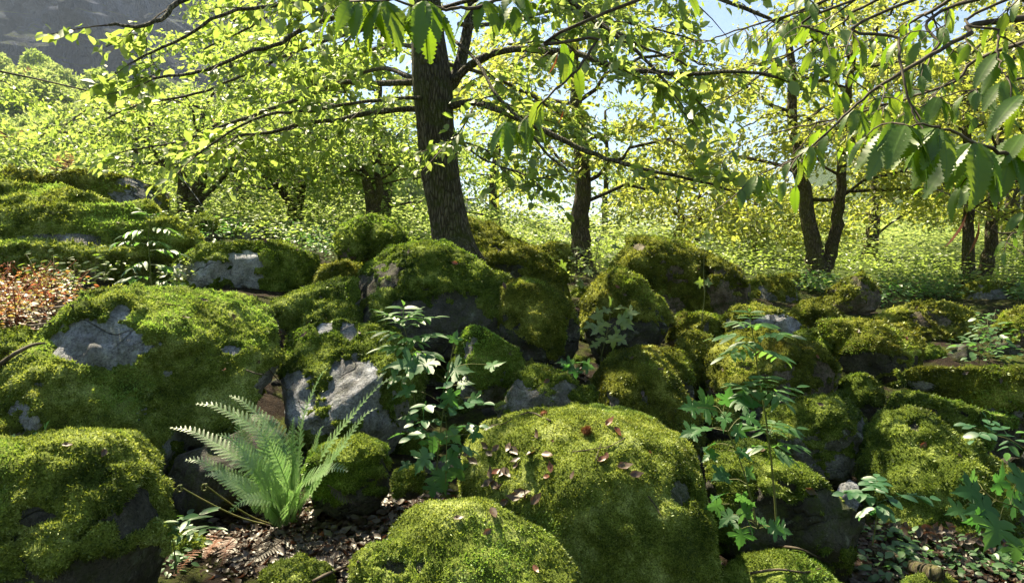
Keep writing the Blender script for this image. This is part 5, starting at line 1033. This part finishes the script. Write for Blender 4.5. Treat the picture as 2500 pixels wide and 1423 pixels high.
def scatter_px(n_, x0, x1, y0, y1, rng, ymin=0, ymax=99, normz=.3, filt=False):
    out = []
    for k in range(n_):
        h = BVH.ray_cast(Vector(CAM), Vector(nrm(ray(rng.uniform(x0, x1), rng.uniform(y0, y1))[None])[0]))
        if h[0] is not None and ymin < h[0].y < ymax and h[1].z > normz and h[0].z < ground_z(h[0].x, h[0].y)[0] + .12: out.append(h[0][:])
    if out and filt:
        q = np.array(out); fx, fy = pix(q + [0, 0, .12]); ok = np.ones(len(q), bool)
        for b in BL:
            ok &= ~((np.hypot((fx - b[0]) / (b[3] * 1.1), (fy - b[1]) / (b[4] * 1.15)) < 1) & (q[:, 1] < b[5] + .2))
        out = list(q[ok])
    return np.array(out) if out else np.zeros((1, 3)) + [0, 9, 1.5]
rng = np.random.default_rng(131)
p = scatter_px(95, -60, 230, 690, 810, rng, 3.5, 7)
clumps('red_stemmed_herbs', 'patch of low herbs with red stems and reddish green leaves at the left edge', 'herbs', p, .24, 26, .034, 'redherb', TL_small, rng, .5, 'redstem')
p = scatter_px(110, 130, 480, 640, 740, rng, 3.5, 7)
clumps('leafy_herbs', 'light green herbs between the red-stemmed patch and the long mossy slab', 'herbs', p, .18, 24, .042, 'leaf', TL_small, rng, .7, 'stem')
p = scatter_px(160, 480, 830, 560, 650, rng, 5, 14)
clumps('leafy_herbs', 'sunlit white-green herbs and brambles behind the boulder with the pale hollow', 'herbs', p, .3, 30, .05, 'leaf_cool', TL_small, rng, .7, 'stem')
p = scatter_px(620, 1880, 2560, 690, 900, rng, 4.8, 12, filt=True)
clumps('bramble_thicket', 'bramble thicket of dark green leaves sprawling over the right slope', 'brambles', p, .24, 30, .06, 'leaf_cool', TL_ovate, rng, .8, 'stem')
p = scatter_px(90, 1240, 1500, 560, 720, rng, 6.5, 14)
clumps('leafy_herbs', 'green herbs around the foot of the slim upright tree', 'herbs', p, .4, 40, .055, 'leaf', TL_small, rng, .5, 'stem')
p = scatter_px(60, 2120, 2520, 1310, 1423, rng, 2, 4, .5)
clumps('low_herbs', 'small bluish-green seedlings on the dark litter at the bottom right', 'herbs', p, .09, 9, .04, 'leaf_cool', TL_ovate, rng, .9)
p = scatter_px(16, 400, 480, 1280, 1400, rng, 1.5, 4, .3)
clumps('low_herbs', 'tiny seedlings in the dark gap left of the fern base', 'herbs', p, .06, 5, .03, 'leaf_cool', TL_ovate, rng, .9)
def band(n_, y0, y1, hmin, hmax, seed, xs=1.0, side=None):
    r = np.random.default_rng(seed); y = y0 + (y1 - y0) * r.random(n_) ** .8; x = r.uniform(-.95, .95, n_) * y * xs
    if side is not None: k = side(x, y); x, y = x[k], y[k]
    return np.stack([x, y, ground_z(x, y)], -1), r.uniform(hmin, hmax, len(x))
p, h = band(950, 9.0, 15, .25, .6, 1); o = clumps('undergrowth', '-', '-', p, h, 26, .075, 'leaf', TL_tiny, rng, .9); 
p2, h2 = band(560, 12.5, 30, .5, 1.4, 2); o2 = clumps('bushes', '-', '-', p2, h2, 85, .12, 'leaf_far', TL_tiny, rng, .65)
p3, h3 = band(330, 26, 60, 1.2, 2.8, 3); o3 = clumps('distant_thicket', '-', '-', p3, h3, 75, .30, 'leaf_far', TL_tiny, rng, .6)
for o_, l_ in ((o, 'bright green undergrowth covering the ground beyond the boulders'), (o2, 'belt of leafy bushes under the trees of the middle distance'), (o3, 'distant thicket closing the view behind the trees')):
    c0 = o_.children[0]; c0.parent = None; c0.location = o_.location; c0.name = o_.name.split('.')[0]; 
    for ch_ in list(o_.children): bpy.data.objects.remove(ch_)
    bpy.data.objects.remove(o_); tag(c0, l_, 'vegetation', kind='stuff')
# ------------------------------------------------------------------ pole, cable, log, sticks, burr, cone, dead leaves
pb = at(327, 470, 13.2); pt = at(343, 233, 13.0); pm = at(330, 375, 13.1)
root = thing('wooden_pole', 'weathered wooden pole holding the cable above the left trees', 'pole', pb)
m_ = MB(); m_.tube(spline([pb, pm, at(338, 300, 13.05), pt], 12), .055, 10, .5, True, .1, 7); link('post', m_.mesh('post', M['bark2'], True, pb), root)
m_ = MB(); m_.tube(np.array([at(340, 248, 12.95), at(341, 240, 12.9)]), .03, 6); link('insulator', m_.mesh('insulator', M['twig'], True, pb), root)
m_ = MB(); m_.tube(spline([at(-700, 40, 7), at(0, 175, 9.5), at(140, 205, 11), at(260, 232, 12.3), at(340, 244, 12.9)], 40), .014, 6)
tag(link('cable', m_.mesh('cable', M['twig'])), 'dark sagging cable running from the left edge to the wooden pole', 'cable')
m_ = MB(); m_.tube(spline([at(343, 250, 12.95), at(430, 410, 11.5), at(492, 500, 10.5), at(500, 525, 10.2)], 14), .006, 4)
tag(link('guy_wire', m_.mesh('guy_wire', M['rock_pale'])), 'thin pale guy wire slanting down from the wooden pole', 'wire')
def lie(pxs, lift=.01): return np.array([hit(*q)[0] + hit(*q)[1] * lift for q in pxs])
lg = lie([(2118,1350),(2170,1372),(2230,1395),(2290,1412)], .02); m_ = MB(); m_.tube(spline(lg, 16), np.linspace(.035, .03, 16), 12, .5, True, .12, 5)
tag(link('fallen_log', m_.mesh('fallen_log', M['bark2'])), 'dark fallen log lying at the foot of the wide mossy boulder, bottom right', 'log')
sticks = [([(0,755),(60,770),(120,758),(180,752)], .012, 'long stick lying across the left ground under the red-stemmed herbs'), ([(0,790),(70,800),(128,792)], .010, 'short stick below the longer one at the left edge'),
 ([(0,900),(40,870),(80,850),(110,840)], .012, 'mossy stick slanting down at the left edge'), ([(1345,1030),(1290,1010),(1235,1035),(1200,1042)], .004, 'thin curved twig beside the pale slab patch of the sunlit dome'),
 ([(1400,1105),(1450,1098),(1492,1090)], .0025, 'straight twig on the sunlit dome below the burr'), ([(1455,1125),(1462,1105),(1470,1085)], .0022, 'tiny twig crossing the straight one on the sunlit dome'),
 ([(1555,1045),(1520,1075),(1475,1100)], .0025, 'forked twig right of the red leaf on the sunlit dome'), ([(1580,1210),(1600,1235),(1615,1260)], .003, 'short twig under the bare spot of the sunlit dome'),
 ([(655,900),(700,950),(735,985)], .003, 'twig bridging the dark gap behind the fern'), ([(600,905),(640,912),(680,893)], .004, 'dry twig on the right flank of the broad sunlit boulder'),
 ([(735,985),(800,975),(860,985)], .002, 'thin twig across the bluish bare rock face'), ([(1830,1400),(1900,1395),(1960,1400),(2000,1390)], .006, 'pale twig on the flat moss carpet at the bottom'),
 ([(760,1420),(800,1400),(850,1385),(880,1370)], .008, 'curled bark strip beside the shaggy moss cushion'), ([(1900,1330),(1950,1345),(2000,1355)], .007, 'dead twig in the shade below the leaning boulder'),
 ([(385,740),(410,745),(440,748)], .004, 'short twig on the crest of the broad sunlit boulder')]
for q, r_, lab in sticks:
    m_ = MB(); Q = spline(lie(q, r_ + .004), 10); m_.tube(Q, np.linspace(r_, r_ * .5, 10), 6, .5, True, .15, 3)
    tag(link('stick', m_.mesh('stick', M['twig'])), lab, 'twig')
bp, bn = hit(1433, 1060); bp = bp + bn * .02
root = thing('chestnut_burr', 'spiky reddish-brown chestnut burr sitting on the sunlit dome of moss', 'burr', bp)
V, T = ico(4); m_ = MB(); m_.add(V * [.016, .016, .012], T); link('husk', m_.mesh('husk', M['burr'], True), root)
m_ = MB(); d = nrm(rng.normal(size=(700, 3))); 
for q in d:
    e = nrm((q + .35 * rng.normal(size=3))[None])[0]; a = np.cross(e, [.3, .5, .8]) * .0009; s0 = q * [.015, .015, .011]; m_.add(np.array([s0 + a, s0 - a, s0 + e * rng.uniform(.011, .019)]), [(0, 1, 2)])
tag(link('spines', m_.mesh('spines', M['burr'], False), root), kind='stuff')
for k, (x, y, lab) in enumerate([(1330,1014,'small brown burr near the top edge of the sunlit dome'), (787,1310,'dull brown burr half sunk in the litter right of the fern base')]):
    q, nn = hit(x, y); m_ = MB(); m_.add(V * [.015, .015, .011], T); e = nrm(rng.normal(size=(260, 3)))
    for g_ in e: a = np.cross(g_, [.3, .5, .8]) * .0009; m_.add(np.array([g_ * .013 + a, g_ * .013 - a, g_ * .022]), [(0, 1, 2)])
    o_ = link('chestnut_burr', m_.mesh('chestnut_burr', M['burr'], False), None, q + nn * .008); tag(o_, lab, 'burr')
q, nn = hit(873, 1328); root = thing('pine_cone', 'open pine cone lying in the litter right of the fern base', 'cone', q + [0, 0, .012])
m_ = MB(); m_.tube([(0, 0, -.012), (0, 0, .03)], .006, 6); link('core', m_.mesh('core', M['bark2']), root)
m_ = MB()
for j in range(60):
    a = j * 2.4; z = -.012 + j * .00075; r_ = .017 * (1 - (j / 62) ** 2) + .003; e = np.array([math.cos(a), math.sin(a), .35]); b = np.array([-math.sin(a), math.cos(a), 0]) * .005
    m_.add(np.array([(0, 0, z), e * r_ + b + [0, 0, z], e * r_ * 1.25 + [0, 0, z + .002], e * r_ - b + [0, 0, z]]), [(0, 1, 2), (0, 2, 3)])
tag(link('scales', m_.mesh('scales', M['bark2'], False), root), kind='stuff'); root.rotation_euler = (1.2, .3, .5)
me_d = mesh_np('fallen_leaf', *TL_dead, M['dead_obj'], True, {'tone': np.full(len(TL_dead[0]), .5)}); me_r = mesh_np('red_fallen_leaf', *TL_dead, M['dead_red'], True, {'tone': np.full(len(TL_dead[0]), .5)})
def fallen(px, py, s_, label, red=False, group=None):
    p, nn = hit(px, py); D = nrm(rng.normal(size=(1, 3)))[0]; D = D - (D @ nn) * nn + nn * rng.uniform(-.05, .08)
    o_ = link('fallen_leaf', me_r if red else me_d); o_.matrix_local = leafmat(p + nn * .006, D, nrm((nn + .15 * rng.normal(size=3))[None])[0], s_); tag(o_, label, 'dead leaf', group)
for x, y, s_, lab in [(1500,1043,.06,'bright red crumpled leaf near the top of the sunlit dome'),(1478,1040,.05,'pale curled leaf touching the bright red one'),(1482,1105,.035,'red-brown leaf scrap among the twigs on the sunlit dome'),(1458,1127,.045,'orange-red leaf scrap below the straight twig'),
     (1505,1140,.06,'long curled pinkish leaf left of centre on the sunlit dome'),(1535,1160,.055,'pale brown leaf lying right of the curled pinkish one'),(1345,1155,.045,'small red leaf at the left rim of the sunlit moss'),(1355,1078,.02,'tiny red leaf left of the burr'),(1395,1172,.035,'greyish leaf on the shaded shoulder of the dome')]:
    fallen(x, y, s_, lab, 'red' in lab)
mossy_spots = [(500,730),(560,770),(430,780),(620,870),(540,900),(150,1080),(270,1090),(100,500),(300,540),(420,590),(640,600),(720,605),(920,560),(1000,620),(1120,640),(1240,700),(740,830),(880,810),(1240,870),(1350,930),(1540,880),(1600,900),(1560,950),(1500,700),(1540,720),(1600,620),(1700,660),(1820,830),(1980,870),(2100,810),(2200,830),(2340,920),(2450,940),(2000,990),(2250,1080),(2350,1120),(1860,1110),(1960,1190),(1120,1270),(1200,1300),(1300,1380),(1580,1110),(1420,1200)]
for x, y in mossy_spots: fallen(x + rng.uniform(-15, 15), y + rng.uniform(-8, 8), rng.uniform(.03, .055), 'curled brown leaf resting on the ' + near_label(x, y), rng.random() < .25, 'brown leaves caught on mossy boulders')
zones = [(560,1180,1210,1400,110,'dry leaf in the shaded litter between the fern and the green mound','dry leaves in the litter by the fern'),(1130,1330,1060,1260,28,'dry mauve-brown leaf in the drift on the left side of the sunlit dome','dry leaves drifted against the sunlit dome'),
         (1720,2120,1290,1423,44,'dead leaf on the ground beneath the leaning boulder','dead leaves beneath the leaning boulder'),(2120,2500,1290,1423,40,'dead leaf among the seedlings at the bottom right','dead leaves among the bottom right seedlings'),
         (0,220,740,880,30,'dead leaf on the ground by the red-stemmed herbs','dead leaves by the red-stemmed herbs'),(1200,1440,900,1020,16,'dead leaf caught around the grey lichened stone','dead leaves around the grey lichened stone')]
LZ = []
for x0, x1, y0, y1, n_, lab, grp in zones:
    k = 0
    for t_ in range(n_ * 14):
        x, y = rng.uniform(x0, x1), rng.uniform(y0, y1); p, nn = hit(x, y)
        if nn[2] < .35 or p[1] > 6 or (x0 != 1130 and p[2] > ground_z(p[0], p[1])[0] + .09): continue
        if k < n_: fallen(x, y, rng.uniform(.035, .065), lab, group=grp, red=rng.random() < .07); k += 1
        elif x0 != 1130: LZ.append((p, nn))
if LZ:
    P = np.array([a for a, b in LZ]); Nn = np.array([b for a, b in LZ]); P = np.repeat(P, 4, 0) + rng.normal(size=(len(P) * 4, 3)) * [.05, .05, 0]; Nn = np.repeat(Nn, 4, 0); P[:, 2] += rng.uniform(-.004, .012, len(P))
    D = rng.normal(size=P.shape); D -= (D * Nn).sum(1, keepdims=True) * Nn
    tag(link('leaf_litter', leaves_mesh('leaf_litter', TL_dead, P, D, Nn + .35 * rng.normal(size=P.shape), rng.uniform(.02, .06, len(P)), M['dead'])), 'dry leaf litter covering the ground between the front boulders', 'litter', kind='stuff')
